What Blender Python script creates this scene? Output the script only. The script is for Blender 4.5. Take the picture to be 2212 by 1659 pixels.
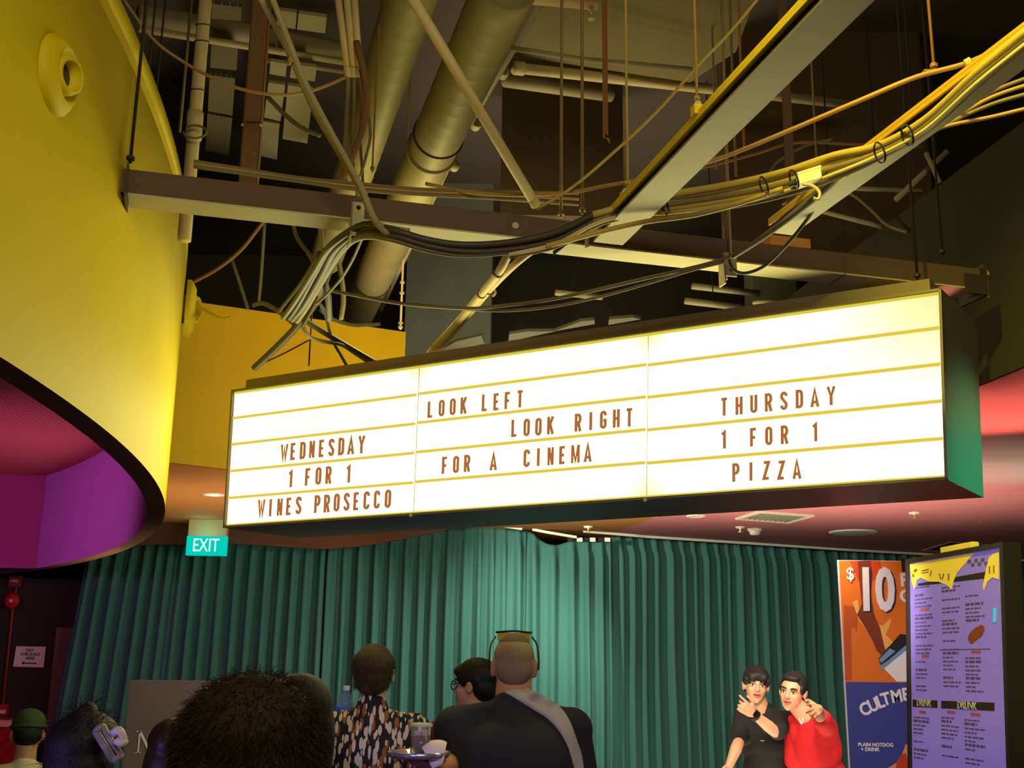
import bpy, bmesh, math, random
from mathutils import Vector, Matrix, noise
random.seed(7)
PI = math.pi
for o in list(bpy.data.objects): bpy.data.objects.remove(o)
SC = bpy.context.scene
COL = SC.collection

# ------------------------------------------------------------------ camera
FPX, PITCH, ROLL, CZ = 2450.0, math.radians(13.9), math.radians(0.8), 1.7
cF = Vector((0, math.cos(PITCH), math.sin(PITCH)))
cU = Vector((0, -math.sin(PITCH), math.cos(PITCH)))
cR = Vector((1, 0, 0))
cX = cR*math.cos(ROLL) + cU*math.sin(ROLL)
cY = cU*math.cos(ROLL) - cR*math.sin(ROLL)
CAM = Vector((0, 0, CZ))
cam = bpy.data.cameras.new('camera')
cam.sensor_width = 36.0
cam.lens = 36.0*FPX/2212.0
cam.clip_start = 0.05
camo = bpy.data.objects.new('camera', cam)
COL.objects.link(camo)
mw = Matrix((cX, cY, -cF)).transposed().to_4x4()
mw.translation = CAM
camo.matrix_world = mw
SC.camera = camo

def ray(x, y): return cF + cX*((x-1106)/FPX) + cY*((829.5-y)/FPX)
def at(x, y, Y):
    v = ray(x, y); return CAM + v*(Y/v.y)
def atz(x, y, z):
    v = ray(x, y); return CAM + v*((z-CZ)/v.z)
def onplane(x, y, p0, n):
    v = ray(x, y); return CAM + v*((p0-CAM).dot(n)/v.dot(n))

# ------------------------------------------------------------------ world, lights, exposure
W = bpy.data.worlds.new('world'); SC.world = W; W.use_nodes = True
bg = W.node_tree.nodes['Background']
bg.inputs[0].default_value = (1.0, 0.9, 0.65, 1); bg.inputs[1].default_value = 0.045
SC.view_settings.view_transform = 'Standard'
SC.view_settings.look = 'None'
SC.view_settings.exposure = 0.0
SC.view_settings.gamma = 1.0
SC.view_settings.use_curve_mapping = False

def lamp(name, kind, loc, power, color, target=None, size=0.08, angle=60, blend=0.6):
    l = bpy.data.lights.new(name, kind); l.energy = power; l.color = color
    if kind == 'AREA': l.shape = 'RECTANGLE'; l.size, l.size_y = size if isinstance(size, tuple) else (size, size)
    else: l.shadow_soft_size = size
    if name.startswith('up_light'): l.spread = math.radians(85)
    if kind == 'SPOT': l.spot_size = math.radians(angle); l.spot_blend = blend
    o = bpy.data.objects.new(name, l); COL.objects.link(o); o.location = loc
    if target is not None:
        o.rotation_euler = (Vector(target)-Vector(loc)).to_track_quat('-Z', 'Y').to_euler()
    return o
YEL = (1.0, 0.78, 0.22)
WARM = (1.0, 0.84, 0.55)
lamp('ceiling_lamp_yellow', 'SPOT', (0.1, 1.5, 4.7), 520, (1.0, 0.84, 0.09), (1.35, 2.75, 3.25), 0.08, 46, 0.8)
lamp('void_fill', 'POINT', (-0.5, 6.0, 3.7), 22, (1.0, 0.88, 0.30), None, 0.15)  # added unseen behind the sign to light the bulkhead
lamp('recess_lamp', 'SPOT', (-4.6, 6.6, 2.45), 60, (1.0, 0.30, 0.85), (-3.7, 7.8, 3.1), 0.12, 132, 0.6)
lamp('red_spot', 'SPOT', (2.5, 5.9, 1.95), 180, (1.0, 0.27, 0.20), (2.15, 4.75, 2.85), 0.06, 70, 0.8)
lamp('green_spot', 'SPOT', (2.75, 3.9, 2.40), 70, (0.03, 1.0, 0.55), (1.72, 4.2, 2.40), 0.03, 50, 1.0)
lamp('green_uplight', 'SPOT', (3.5, 6.6, 1.9), 45, (0.08, 1.0, 0.6), (3.0, 6.5, 2.85), 0.06, 85, 1.0)
lamp('void_lamp_right', 'POINT', (0.95, 5.2, 3.3), 5, (1.0, 0.95, 0.45), None, 0.08)
lamp('poster_fill', 'SPOT', (1.0, 3.6, 2.2), 80, (1.0, 0.92, 0.8), (1.68, 5.5, 1.55), 0.05, 52, 0.8)  # unseen fill added to brighten the poster
lamp('curtain_spot_a', 'SPOT', (0.9, 8.3, 2.76), 190, (1.0, 1.0, 0.88), (-0.2, 9.9, 1.3), 0.05, 75, 0.9)
lamp('curtain_spot_b', 'SPOT', (-0.5, 8.4, 2.76), 170, (1.0, 1.0, 0.82), (2.9, 10.9, 1.4), 0.05, 110, 0.9)
lamp('curtain_spot_c', 'SPOT', (-0.7, 8.9, 2.76), 24, (1.0, 1.0, 0.8), (-2.5, 9.9, 1.2), 0.05, 100, 0.9)
lamp('up_light', 'AREA', (1.2, 7.6, 0.35), 70, (1.0, 0.80, 0.60), (1.2, 7.6, 3), (4.0, 1.5))  # unseen fill added in place of bounce up to the ceiling
lamp('up_light_left', 'AREA', (-1.6, 8.0, 0.35), 32, (1.0, 0.80, 0.55), (-1.6, 8.0, 3), (2.5, 1.0))  # second added fill, lifting the mustard ceiling at left
lamp('board_fill', 'SPOT', (-0.9, 5.9, 2.6), 34, WARM, (-2.5, 7.8, 1.2), 0.06, 84, 0.9)  # unseen fill added for the lettered board
lamp('curtain_fill', 'AREA', (1.0, 6.2, 2.2), 55, (1.0, 0.98, 0.82), (1.2, 10.6, 1.5), (3.0, 0.5))
lamp('pair_fill', 'SPOT', (1.25, 5.1, 2.7), 100, WARM, (2.0, 7.1, 1.35), 0.06, 62, 0.9)  # unseen fill added to brighten the pointing pair
lamp('house_light', 'AREA', (0.6, -0.5, 3.6), 60, WARM, (0.8, 7.0, 1.4), (2.0, 1.0))
lamp('purple_wash', 'SPOT', (-2.4, 2.0, 0.9), 60, (0.35, 0.25, 1.0), (0.0, 4.0, 1.4), 0.15, 70, 0.8)

# ------------------------------------------------------------------ materials
def lin(c):
    c = c/255.0
    return c/12.92 if c <= 0.04045 else ((c+0.055)/1.055)**2.4
def RGB(r, g, b): return (lin(r), lin(g), lin(b), 1.0)
_M = {}
def mat(name, col, rough=0.6, metal=0.0, var=0.10, scale=6.0, bump=0.0, spec=0.35, emit=None, estr=0.0, stretch=None):
    if name in _M: return _M[name]
    m = bpy.data.materials.new(name); m.use_nodes = True
    nt = m.node_tree; b = nt.nodes['Principled BSDF']
    c = RGB(*col)
    b.inputs['Roughness'].default_value = rough
    b.inputs['Metallic'].default_value = metal
    b.inputs['Specular IOR Level'].default_value = spec
    tc = nt.nodes.new('ShaderNodeTexCoord'); nz = nt.nodes.new('ShaderNodeTexNoise')
    nz.inputs['Scale'].default_value = scale; nz.inputs['Detail'].default_value = 4
    src = tc.outputs['Object']
    if stretch:
        mp = nt.nodes.new('ShaderNodeMapping'); mp.inputs['Scale'].default_value = stretch
        nt.links.new(src, mp.inputs['Vector']); src = mp.outputs['Vector']
    nt.links.new(src, nz.inputs['Vector'])
    mx = nt.nodes.new('ShaderNodeMix'); mx.data_type = 'RGBA'
    mx.inputs['A'].default_value = tuple(x*(1-var) for x in c[:3])+(1,)
    mx.inputs['B'].default_value = tuple(min(1, x*(1+var)) for x in c[:3])+(1,)
    nt.links.new(nz.outputs['Fac'], mx.inputs['Factor'])
    nt.links.new(mx.outputs['Result'], b.inputs['Base Color'])
    if bump:
        bp = nt.nodes.new('ShaderNodeBump'); bp.inputs['Strength'].default_value = bump; bp.inputs['Distance'].default_value = 0.01
        nt.links.new(nz.outputs['Fac'], bp.inputs['Height']); nt.links.new(bp.outputs['Normal'], b.inputs['Normal'])
    if emit:
        b.inputs['Emission Color'].default_value = RGB(*emit); b.inputs['Emission Strength'].default_value = estr
    _M[name] = m
    return m
def glow(name, rgb, strength):
    if name in _M: return _M[name]
    m = bpy.data.materials.new(name); m.use_nodes = True; nt = m.node_tree
    nt.nodes.clear()
    e = nt.nodes.new('ShaderNodeEmission'); o = nt.nodes.new('ShaderNodeOutputMaterial')
    e.inputs[0].default_value = tuple(rgb)+(1,); e.inputs[1].default_value = strength
    nt.links.new(e.outputs[0], o.inputs[0]); _M[name] = m
    return m
def glass(name, col, rough=0.05, alpha=0.3):
    if name in _M: return _M[name]
    m = mat(name, col, rough, 0, 0.02, spec=0.6)
    m.node_tree.nodes['Principled BSDF'].inputs['Alpha'].default_value = alpha
    return m

# ------------------------------------------------------------------ mesh helpers
def tag(o, label=None, cat=None, group=None, kind=None):
    if label: o['label'] = label
    if cat: o['category'] = cat
    if group: o['group'] = group
    if kind: o['kind'] = kind
    return o
def obj(name, bm, m=None, parent=None, smooth=False):
    me = bpy.data.meshes.new(name)
    bmesh.ops.recalc_face_normals(bm, faces=bm.faces[:])
    bm.to_mesh(me); bm.free()
    return objm(name, me, m, parent, smooth)
def objm(name, me, m=None, parent=None, smooth=False):
    o = bpy.data.objects.new(name, me); COL.objects.link(o)
    for mm in (m if isinstance(m, (list, tuple)) else [m]):
        if mm: me.materials.append(mm)
    if smooth:
        for p in me.polygons: p.use_smooth = True
    if parent:
        o.parent = parent; o.matrix_parent_inverse = Matrix.Translation(-parent.location) if False else parent_inv(parent)
    return o
def parent_inv(p):
    # children are built in world coordinates
    return local_matrix(p).inverted()
def local_matrix(p):
    m = Matrix.LocRotScale(p.location, p.rotation_euler, p.scale)
    if p.parent: m = local_matrix(p.parent) @ p.matrix_parent_inverse @ m
    return m
def thing(name, label, cat, loc=(0, 0, 0), group=None):
    o = bpy.data.objects.new(name, None); COL.objects.link(o)
    o.location = loc; o.empty_display_size = 0.1
    return tag(o, label, cat, group)
def struct(name, bm, m, parent=None, smooth=False, label=None):
    o = obj(name, bm, m, parent, smooth)
    if not parent: tag(o, label, 'structure', None, 'structure')
    return o
def B(): return bmesh.new()
def box8(bm, P):
    """P: 8 corners, bottom 4 (ccw) then top 4"""
    v = [bm.verts.new(p) for p in P]
    for f in ((3,2,1,0), (4,5,6,7), (0,1,5,4), (1,2,6,5), (2,3,7,6), (3,0,4,7)): bm.faces.new([v[i] for i in f])
    return v
def boxa(bm, a, b):
    (x0,y0,z0), (x1,y1,z1) = a, b
    return box8(bm, [(x0,y0,z0),(x1,y0,z0),(x1,y1,z0),(x0,y1,z0),(x0,y0,z1),(x1,y0,z1),(x1,y1,z1),(x0,y1,z1)])
def boxo(bm, o, ex, ey, ez):
    """box from corner o with edge vectors"""
    o, ex, ey, ez = Vector(o), Vector(ex), Vector(ey), Vector(ez)
    return box8(bm, [o, o+ex, o+ex+ey, o+ey, o+ez, o+ex+ez, o+ex+ey+ez, o+ey+ez])
def boxc(bm, c, ex, ey, ez):
    c, ex, ey, ez = Vector(c), Vector(ex), Vector(ey), Vector(ez)
    return boxo(bm, c-(ex+ey+ez)/2, ex, ey, ez)
def bevel(bm, w, seg=2):
    bmesh.ops.bevel(bm, geom=bm.edges[:], offset=w, segments=seg, affect='EDGES', profile=0.7)
def frame_of(d):
    d = d.normalized()
    a = Vector((0,0,1)) if abs(d.z) < 0.9 else Vector((1,0,0))
    u = d.cross(a).normalized(); return u, d.cross(u).normalized()
def crom(P, n=6):
    P = [Vector(p) for p in P]
    if len(P) < 3: return P
    Q = [P[0]*2-P[1]] + P + [P[-1]*2-P[-2]]
    out = []
    for i in range(1, len(Q)-2):
        a, b, c, d = Q[i-1:i+3]
        for k in range(n):
            t = k/n
            out.append(0.5*((2*b) + (c-a)*t + (2*a-5*b+4*c-d)*t*t + (3*b-a-3*c+d)*t**3))
    out.append(P[-1]); return out
def tube(bm, pts, r, seg=8, caps=True):
    pts = [Vector(p) for p in pts]
    n = len(pts); rings = []
    u = None
    for i, p in enumerate(pts):
        d = (pts[min(i+1, n-1)]-pts[max(i-1, 0)])
        if d.length < 1e-9: d = Vector((0,0,1))
        d.normalize()
        if u is None: u, w = frame_of(d)
        else:
            u = (u-d*u.dot(d))
            u = u.normalized() if u.length > 1e-6 else frame_of(d)[0]
            w = d.cross(u)
        rr = r[i] if isinstance(r, (list, tuple)) else r
        rings.append([bm.verts.new(p+(u*math.cos(2*PI*k/seg)+w*math.sin(2*PI*k/seg))*rr) for k in range(seg)])
    for a, b in zip(rings, rings[1:]):
        for k in range(seg): bm.faces.new((a[k], a[(k+1)%seg], b[(k+1)%seg], b[k]))
    if caps:
        bm.faces.new(rings[0][::-1]); bm.faces.new(rings[-1])
def lathe(bm, c, axis, prof, seg=24, u=None):
    """prof: (radius, height) along axis from c"""
    axis = Vector(axis).normalized(); c = Vector(c)
    a, b = frame_of(axis)
    rings = []
    for r, h in prof:
        if r < 1e-6: rings.append([bm.verts.new(c+axis*h)])
        else: rings.append([bm.verts.new(c+axis*h+(a*math.cos(2*PI*k/seg)+b*math.sin(2*PI*k/seg))*r) for k in range(seg)])
    for p, q in zip(rings, rings[1:]):
        for k in range(seg):
            k2 = (k+1) % seg
            f = [p[k % len(p)], p[k2 % len(p)], q[k2 % len(q)], q[k % len(q)]]
            g = []
            for v in f:
                if v not in g: g.append(v)
            if len(g) > 2: bm.faces.new(g)
def prism(bm, poly, z0, z1):
    lo = [bm.verts.new((p[0], p[1], z0)) for p in poly]; hi = [bm.verts.new((p[0], p[1], z1)) for p in poly]
    n = len(poly)
    bm.faces.new(lo[::-1]); bm.faces.new(hi)
    for i in range(n): bm.faces.new((lo[i], lo[(i+1)%n], hi[(i+1)%n], hi[i]))
def slabq(bm, pts, thick):
    """planar polygon pts given extruded by vector thick"""
    a = [bm.verts.new(p) for p in pts]; b = [bm.verts.new(Vector(p)+Vector(thick)) for p in pts]
    n = len(pts); bm.faces.new(a[::-1]); bm.faces.new(b)
    for i in range(n): bm.faces.new((a[i], a[(i+1)%n], b[(i+1)%n], b[i]))
def ribbon(bm, pts, hw, closed, M, th):
    """mitred flat stroke in 2D mapped by M(x,y,depth), solid"""
    n = len(pts); L = []; R_ = []
    for i in range(n):
        p = Vector(pts[i])
        if closed: a, b = Vector(pts[i-1]), Vector(pts[(i+1) % n])
        else: a, b = Vector(pts[max(i-1,0)]), Vector(pts[min(i+1,n-1)])
        d1 = (p-a) if (p-a).length > 1e-9 else (b-p); d2 = (b-p) if (b-p).length > 1e-9 else (p-a)
        d1.normalize(); d2.normalize()
        n1 = Vector((-d1.y, d1.x)); n2 = Vector((-d2.y, d2.x))
        m = n1+n2
        m = m.normalized() if m.length > 1e-6 else n1
        k = hw/max(0.45, m.dot(n1))
        L.append(p+m*k); R_.append(p-m*k)
    vs = [[bm.verts.new(M(q.x, q.y, z)) for q in row] for z in (0, th) for row in (L, R_)]
    lf, rf, lb, rb = vs
    for i in range(n if closed else n-1):
        j = (i+1) % n
        bm.faces.new((lf[i], lf[j], rf[j], rf[i])); bm.faces.new((lb[j], lb[i], rb[i], rb[j]))
        bm.faces.new((lf[j], lf[i], lb[i], lb[j])); bm.faces.new((rf[i], rf[j], rb[j], rb[i]))
    if not closed:
        bm.faces.new((lf[0], rf[0], rb[0], lb[0])); bm.faces.new((rf[-1], lf[-1], lb[-1], rb[-1]))
def text_obj(body, M, size, m, name, parent, xs=1.0, shear=0.0, bold=0.0, th=0.002, align='CENTER', spacing=1.0):
    """block text; M maps (x,y,depth) to world"""
    cu = bpy.data.curves.new('txt', 'FONT'); cu.body = body; cu.size = 1.0; cu.align_x = align; cu.align_y = 'CENTER'
    cu.shear = shear; cu.offset = bold; cu.extrude = 0.5; cu.space_character = spacing; cu.resolution_u = 3
    t = bpy.data.objects.new('txt', cu); COL.objects.link(t)
    dg = bpy.context.evaluated_depsgraph_get()
    me = bpy.data.meshes.new_from_object(t.evaluated_get(dg))
    bpy.data.objects.remove(t); bpy.data.curves.remove(cu)
    for v in me.vertices:
        v.co = M(v.co.x*size*xs, v.co.y*size, v.co.z*th*2)
    me.materials.clear()
    return objm(name, me, m, parent)
def blob(name, prims, m, parent, voxel=0.008, it=4, post=None):
    """join overlapping solids and skin them into one continuous surface"""
    bm = B()
    for p in prims:
        if p[0] == 'c':
            _, a, ra, b, rb = p; a, b = Vector(a), Vector(b)
            d = b-a; L = max(d.length, 1e-5)
            prof = []
            for k in range(5): t = -PI/2+PI/2*k/4; prof.append((max(0, ra*math.cos(t)), ra*math.sin(t)))
            for k in range(5): t = PI/2*k/4; prof.append((max(0, rb*math.cos(t)), L+rb*math.sin(t)))
            prof[0] = (0, prof[0][1]); prof[-1] = (0, prof[-1][1])
            lathe(bm, a, d if d.length > 1e-6 else (0,0,1), prof, 14)
        else:
            _, c, r, R3 = p
            M = Matrix.Translation(Vector(c)) @ (R3.to_4x4() if R3 else Matrix()) @ Matrix.Diagonal((r[0], r[1], r[2], 1))
            bmesh.ops.create_uvsphere(bm, u_segments=20, v_segments=14, radius=1.0, matrix=M)
    me = bpy.data.meshes.new('tmp'); bmesh.ops.recalc_face_normals(bm, faces=bm.faces[:]); bm.to_mesh(me); bm.free()
    t = bpy.data.objects.new('tmp', me); COL.objects.link(t)
    md = t.modifiers.new('r', 'REMESH'); md.mode = 'VOXEL'; md.voxel_size = voxel
    if it:
        ms = t.modifiers.new('s', 'SMOOTH'); ms.iterations = it; ms.factor = 0.5
    dg = bpy.context.evaluated_depsgraph_get()
    me2 = bpy.data.meshes.new_from_object(t.evaluated_get(dg))
    bpy.data.objects.remove(t); bpy.data.meshes.remove(me)
    me2.materials.clear(); me2.name = name
    if post:
        for v in me2.vertices: v.co = post(v.co)
    return objm(name, me2, m, parent, True)
# unseen area lamp added before the sign face to carry its light
_sl, _sr = at(490, 1135, 5.5), at(2040, 1030, 3.9)
_sc = (at(490, 1135, 5.5)+at(2040, 1030, 3.9)+at(507, 848, 5.5)+at(2027, 632, 3.9))/4
_sn = (_sr-_sl).cross(Vector((0, 0, 1))).normalized()
if _sn.y > 0: _sn = -_sn
_o = lamp('sign_face_fill', 'AREA', _sc+_sn*0.05, 21, (1.0, 0.92, 0.38), None, (3.1, 0.6))
_x = (_sr-_sl); _x.z = 0; _x.normalize()
_m = Matrix((_x, Vector((0, 0, 1)), -_x.cross(Vector((0,0,1)))*-1)).transposed().to_4x4()
_z = -_sn; _z = Vector((_z.x, _z.y, 0)).normalized()     # local +Z points away from the throw
_m = Matrix((_x, _z.cross(_x), _z)).transposed().to_4x4(); _m.translation = _sc+_sn*0.05
_o.matrix_world = _m

# ================================================================== SETTING
ZC = 2.85                                    # lower ceiling height
m_yel = mat('paint_yellow', (222, 198, 6), 0.6, var=0.05, scale=2.5, bump=0.03)
m_org = mat('paint_mustard', (238, 186, 2), 0.6, var=0.08, scale=2.0)
m_brown = mat('soffit_brown', (150, 96, 52), 0.8, var=0.08)
m_ceil = mat('ceiling_paint', (190, 118, 118), 0.85, var=0.05, scale=2)
m_ceil2 = mat('ceiling_mustard', (172, 112, 48), 0.85, var=0.06, scale=2)
m_fascia = mat('fascia_brown', (96, 60, 36), 0.85, var=0.1)
m_void = mat('void_dark', (74, 68, 52), 0.95, var=0.25, scale=1.5)
m_void2 = mat('void_brown', (84, 68, 46), 0.95, var=0.2, scale=1.5)
m_conc = mat('concrete', (128, 132, 110), 0.95, var=0.18, scale=3, bump=0.1)
m_black = mat('black_paint', (34, 30, 28), 0.8, var=0.15)
m_floor = mat('floor_vinyl', (70, 62, 58), 0.5, var=0.2)

bm = B(); boxa(bm, (-12, -3, -0.12), (9, 14, 0)); struct('floor', bm, m_floor, label='dark floor of the cinema foyer')
bm = B(); boxa(bm, (-12, -3, 5.6), (9, 14, 5.75)); struct('ceiling', bm, m_void, label='black structural slab high above the exposed services')
# yellow bulkhead run: from the drum to the corner where the pink ceiling starts
DC = Vector((-11.655, 2.476, 0)); DR = 10.428; RIM = 2.4
A0 = atz(380, 1003, ZC); A1 = atz(1415, 1119, ZC)
ud = (A1-A0); ud.z = 0; ud.normalize()
nb = Vector((-ud.y, ud.x, 0))                 # away from the camera
A_ = A0-ud*0.1
R1 = Vector((2.0, 4.286, 0)); R0 = Vector((A1.x, A1.y, 0)); rd = (R1-R0).normalized(); R2 = R1+rd*6
# lower ceiling: left mustard piece and right pink piece
def drum_pt(y, r=DR): return (DC.x+math.sqrt(r*r-(y-DC.y)**2), y)
arc = [drum_pt(y, DR+0.0) for y in (12.2, 11.4, 10.6, 9.8, 9.0, 8.2, 7.4, 6.9)]
S1 = atz(1315, 1155, ZC)
sd = Vector((S1.x-A1.x, S1.y-A1.y)).normalized()
S2 = (A1.x+sd.x*3.6, A1.y+sd.y*3.6)
poly = [(A_.x, A_.y), (A1.x, A1.y), S2, (S2[0], 13.2), (-8.6, 13.2)]+arc
bm = B(); prism(bm, poly, ZC, ZC+0.05); struct('ceiling', bm, m_ceil2, label='low mustard ceiling behind the marquee sign')
bm = B(); prism(bm, [(R0.x, R0.y), (R2.x, R2.y), (9, R2.y), (9, 13.2), (S2[0], 13.2), S2], ZC, ZC+0.05)
struct('ceiling', bm, m_ceil, label='low pink ceiling right of the marquee sign')
# bulkhead walls
bm = B()
top_l = 3.84; AC = None
P875 = onplane(875, 718, A0, nb); zt1 = P875.z
Pl = onplane(415, 652, A0, nb); zt0 = Pl.z
tl = Vector((A_.x, A_.y, 0))
slabq(bm, [q_-nb*0.01 for q_ in (Vector((A_.x, A_.y, ZC+0.006)), Vector((P875.x, P875.y, ZC+0.006)), P875, Pl, Vector((tl.x, tl.y, zt0+(zt0-zt1)/max(0.1, (P875-Pl).length)*(Pl.xy-tl.xy).length)))], nb*0.08)
struct('wall_front', bm, m_org, label='orange-yellow bulkhead panel above the marquee left end')
bm = B()
slabq(bm, [q_-nb*0.01 for q_ in (Vector((P875.x, P875.y, ZC+0.004)), Vector((A1.x, A1.y, ZC+0.004)), Vector((A1.x, A1.y, ZC+0.26)), Vector((P875.x, P875.y, ZC+0.26)))], nb*0.08)
struct('trim_1', bm, m_org, label='low yellow upstand hidden behind the marquee')
bm = B()
rn = Vector((-rd.y, rd.x, 0))
if rn.x < 0: rn = -rn
tp = onplane(1873, 503, R1, rn); tq = onplane(2207, 290, R1, rn)
zt = (tp.z+tq.z)/2
slabq(bm, [q_-rn*0.01 for q_ in (Vector((R0.x, R0.y, ZC+0.006)), Vector((R2.x, R2.y, ZC+0.006)), Vector((R2.x, R2.y, zt)), Vector((R0.x, R0.y, zt)))], rn*0.1)
struct('wall_right', bm, mat('bulkhead_grey', (54, 50, 34), 0.9, var=0.12, scale=2), label='dark bulkhead wall above the pink ceiling')
# void back wall and side
bm = B(); boxa(bm, (-9, 10.6, ZC+0.05), (9, 10.75, 5.6)); struct('wall_back', bm, m_void, label='black back wall of the ceiling void')
bm = B(); boxa(bm, (4.6, -3, ZC+0.05), (4.7, 10.6, 5.6)); struct('wall_right', bm, m_void, label='black side wall of the ceiling void')
# concrete column seen through the gap
c0 = at(878, 600, 8.8); c1 = at(1062, 600, 8.8)
bm = B(); boxa(bm, (c0.x, 8.8, ZC+0.05), (c1.x, 9.3, 5.6)); struct('wall_column', bm, m_conc, label='grey concrete column above the lightbox sign')
c0 = at(1628, 650, 7.8); c1 = at(1722, 650, 7.8)
bm = B(); boxa(bm, (c0.x, 7.8, ZC+0.05), (c1.x, 8.1, 5.6)); struct('wall_column', bm, m_conc, label='pale grey column behind the right half of the sign')
# slab soffit lit from below (upper right) and brown shaft
bm = B(); slabq(bm, [atz(1178, -60, 4.7), atz(1092, 118, 4.7), atz(1490, 178, 4.7), atz(1590, 112, 4.7), atz(1650, -60, 4.7)], (0, 0, 0.25))
struct('ceiling', bm, mat('soffit_olive', (120, 112, 70), 0.95, var=0.2, scale=4), label='olive slab soffit beyond the hanging rods')
bm = B(); P = [at(1085, 200, 6.8), at(1345, 225, 6.8)]
boxa(bm, (P[0].x, 6.8, 4.5), (P[1].x, 7.3, 5.6)); struct('wall_back', bm, m_void2, label='brown shaft wall behind the hanging rods')
bm = B(); P = [at(1560, 130, 6.4), at(1990, 130, 6.4)]
boxa(bm, (P[0].x, 6.4, 4.05), (P[1].x, 6.6, 5.6)); struct('wall_back', bm, m_void2, label='dark downstand beam between the two lighting channels')

# ------------------------------------------------ the yellow drum on the left
def cyl_strip(bm, r, y0, y1, z0, z1, n, rows=1):
    g = []
    for j in range(rows+1):
        z = z0+(z1-z0)*j/max(1, rows)
        g.append([bm.verts.new((*drum_pt(y0+(y1-y0)*i/n, r), z)) for i in range(n+1)])
    for j in range(rows):
        for i in range(n): bm.faces.new((g[j][i], g[j][i+1], g[j+1][i+1], g[j+1][i]))
    return g
ZT = 3.72
bm = B()
Y0, Y1 = -3.0, 12.4
prof = [(DR, RIM), (DR, ZT-0.125), (DR-0.035, ZT-0.12), (DR-0.035, ZT-0.085), (DR, ZT-0.08), (DR, ZT), (DR-0.08, ZT)]
gs = []
for r, z in prof: gs.append([bm.verts.new((*drum_pt(Y0+(Y1-Y0)*i/160, r), z)) for i in range(161)])
for a, b in zip(gs, gs[1:]):
    for i in range(160): bm.faces.new((a[i], a[i+1], b[i+1], b[i]))
o = struct('wall_left', bm, m_yel, label='curved yellow drum wall with a grooved top lip')
for p in o.data.polygons: p.use_smooth = abs(p.normal.z) < 0.5
RI = DR-0.085
bm = B(); a = cyl_strip(bm, DR, Y0, Y1, RIM, RIM, 160, 0)[0]; b = cyl_strip(bm, RI, Y0, Y1, RIM, RIM, 160, 0)[0]
for i in range(160): bm.faces.new((a[i], a[i+1], b[i+1], b[i]))
struct('trim_2', bm, mat('rim_brown', (128, 88, 52), 0.8), label='brown underside rim of the yellow drum')
m_rec = mat('recess_purple', (190, 120, 206), 0.7, var=0.04)
ZR = 3.15
CP = drum_pt(9.2, RI)
bm = B(); g = cyl_strip(bm, RI, Y0, Y1, RIM, ZR, 160, 2)
struct('wall_recess', bm, m_rec, smooth=True, label='purple lit inner wall of the drum recess')
bm = B(); boxa(bm, (-9.5, 9.2, RIM), (CP[0], 9.3, ZR)); struct('wall_recess', bm, mat('recess_plum', (170, 62, 130), 0.7, var=0.04), label='plum end wall of the drum recess')
mrib = mat('recess_ceiling', (190, 70, 100), 0.8, var=0.03)
nt = mrib.node_tree; wv = nt.nodes.new('ShaderNodeTexWave'); wv.inputs['Scale'].default_value = 9; wv.inputs['Distortion'].default_value = 0.4
tc = nt.nodes.new('ShaderNodeTexCoord'); bp = nt.nodes.new('ShaderNodeBump'); bp.inputs['Strength'].default_value = 0.6; bp.inputs['Distance'].default_value = 0.02
nt.links.new(tc.outputs['Object'], wv.inputs['Vector']); nt.links.new(wv.outputs['Fac'], bp.inputs['Height']); nt.links.new(bp.outputs['Normal'], nt.nodes['Principled BSDF'].inputs['Normal'])
bm = B(); prism(bm, [drum_pt(-3+15.4*i/60, RI+0.04) for i in range(61)]+[(-11, 12.4), (-11, -3)], ZR, ZR+0.05)
struct('ceiling', bm, mrib, label='ribbed crimson ceiling inside the drum recess')

# air nozzle on the drum
def drum_hit(x, y):
    v = ray(x, y); ox, oy = CAM.x-DC.x, CAM.y-DC.y
    a = v.x**2+v.y**2; b_ = 2*(ox*v.x+oy*v.y); c_ = ox*ox+oy*oy-DR*DR
    D = math.sqrt(max(0.0, b_*b_-4*a*c_))
    ts = [t for t in ((-b_-D)/(2*a), (-b_+D)/(2*a)) if t > 0.2]
    return CAM+v*min(ts, key=lambda t: abs(t-2.8))
def vent(p, label, r=0.1):
    n = Vector((p.x-DC.x, p.y-DC.y, 0)).normalized()
    t = thing('air_vent', label, 'air vent', p, None)
    bm = B(); lathe(bm, p-n*0.01, n, [(0.64*r, 0.045), (0.70*r, 0.05), (0.93*r, 0.03), (1.0*r, 0.02), (1.0*r, 0.0)], 40); obj('rim', bm, m_yel, t, True)
    bm = B(); lathe(bm, p, n, [(0, 0.002), (0.48*r, 0.003), (0.65*r, 0.036)], 36); obj('cone', bm, m_yel, t, True)
    ax = (n+Vector((0.15, -0.35, -0.12))).normalized()
    q = p+n*0.016
    bm = B(); lathe(bm, q, ax, [(0.50*r, -0.03), (0.50*r, 0.02), (0.46*r, 0.035), (0.38*r, 0.04), (0.36*r, 0.036), (0.36*r, -0.005), (0, -0.005)], 32); obj('nozzle', bm, m_yel, t, True)
    bm = B(); lathe(bm, q+ax*0.0, ax, [(0.35*r, 0.0), (0, 0.001)], 24); obj('throat', bm, mat('vent_throat', (88, 78, 30), 0.8), t)
    return t, n
p = drum_hit(118, 163)
vent(p, 'round yellow air nozzle high on the curved drum wall', 0.108)
p = drum_hit(404, 668)
t, n = vent(p, 'yellow air nozzle seen edge on at the drum silhouette', 0.15)
ax = n.cross(Vector((0, 0, 1)))
bm = B(); boxc(bm, p+n*0.012, ax*0.05, n*0.03, Vector((0, 0, 0.22))); obj('backplate', bm, m_yel, t)
q0 = p+n*0.02+Vector((0.0, 0, 0.03)); q1 = at(498, 686, p.y-0.1)
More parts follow.
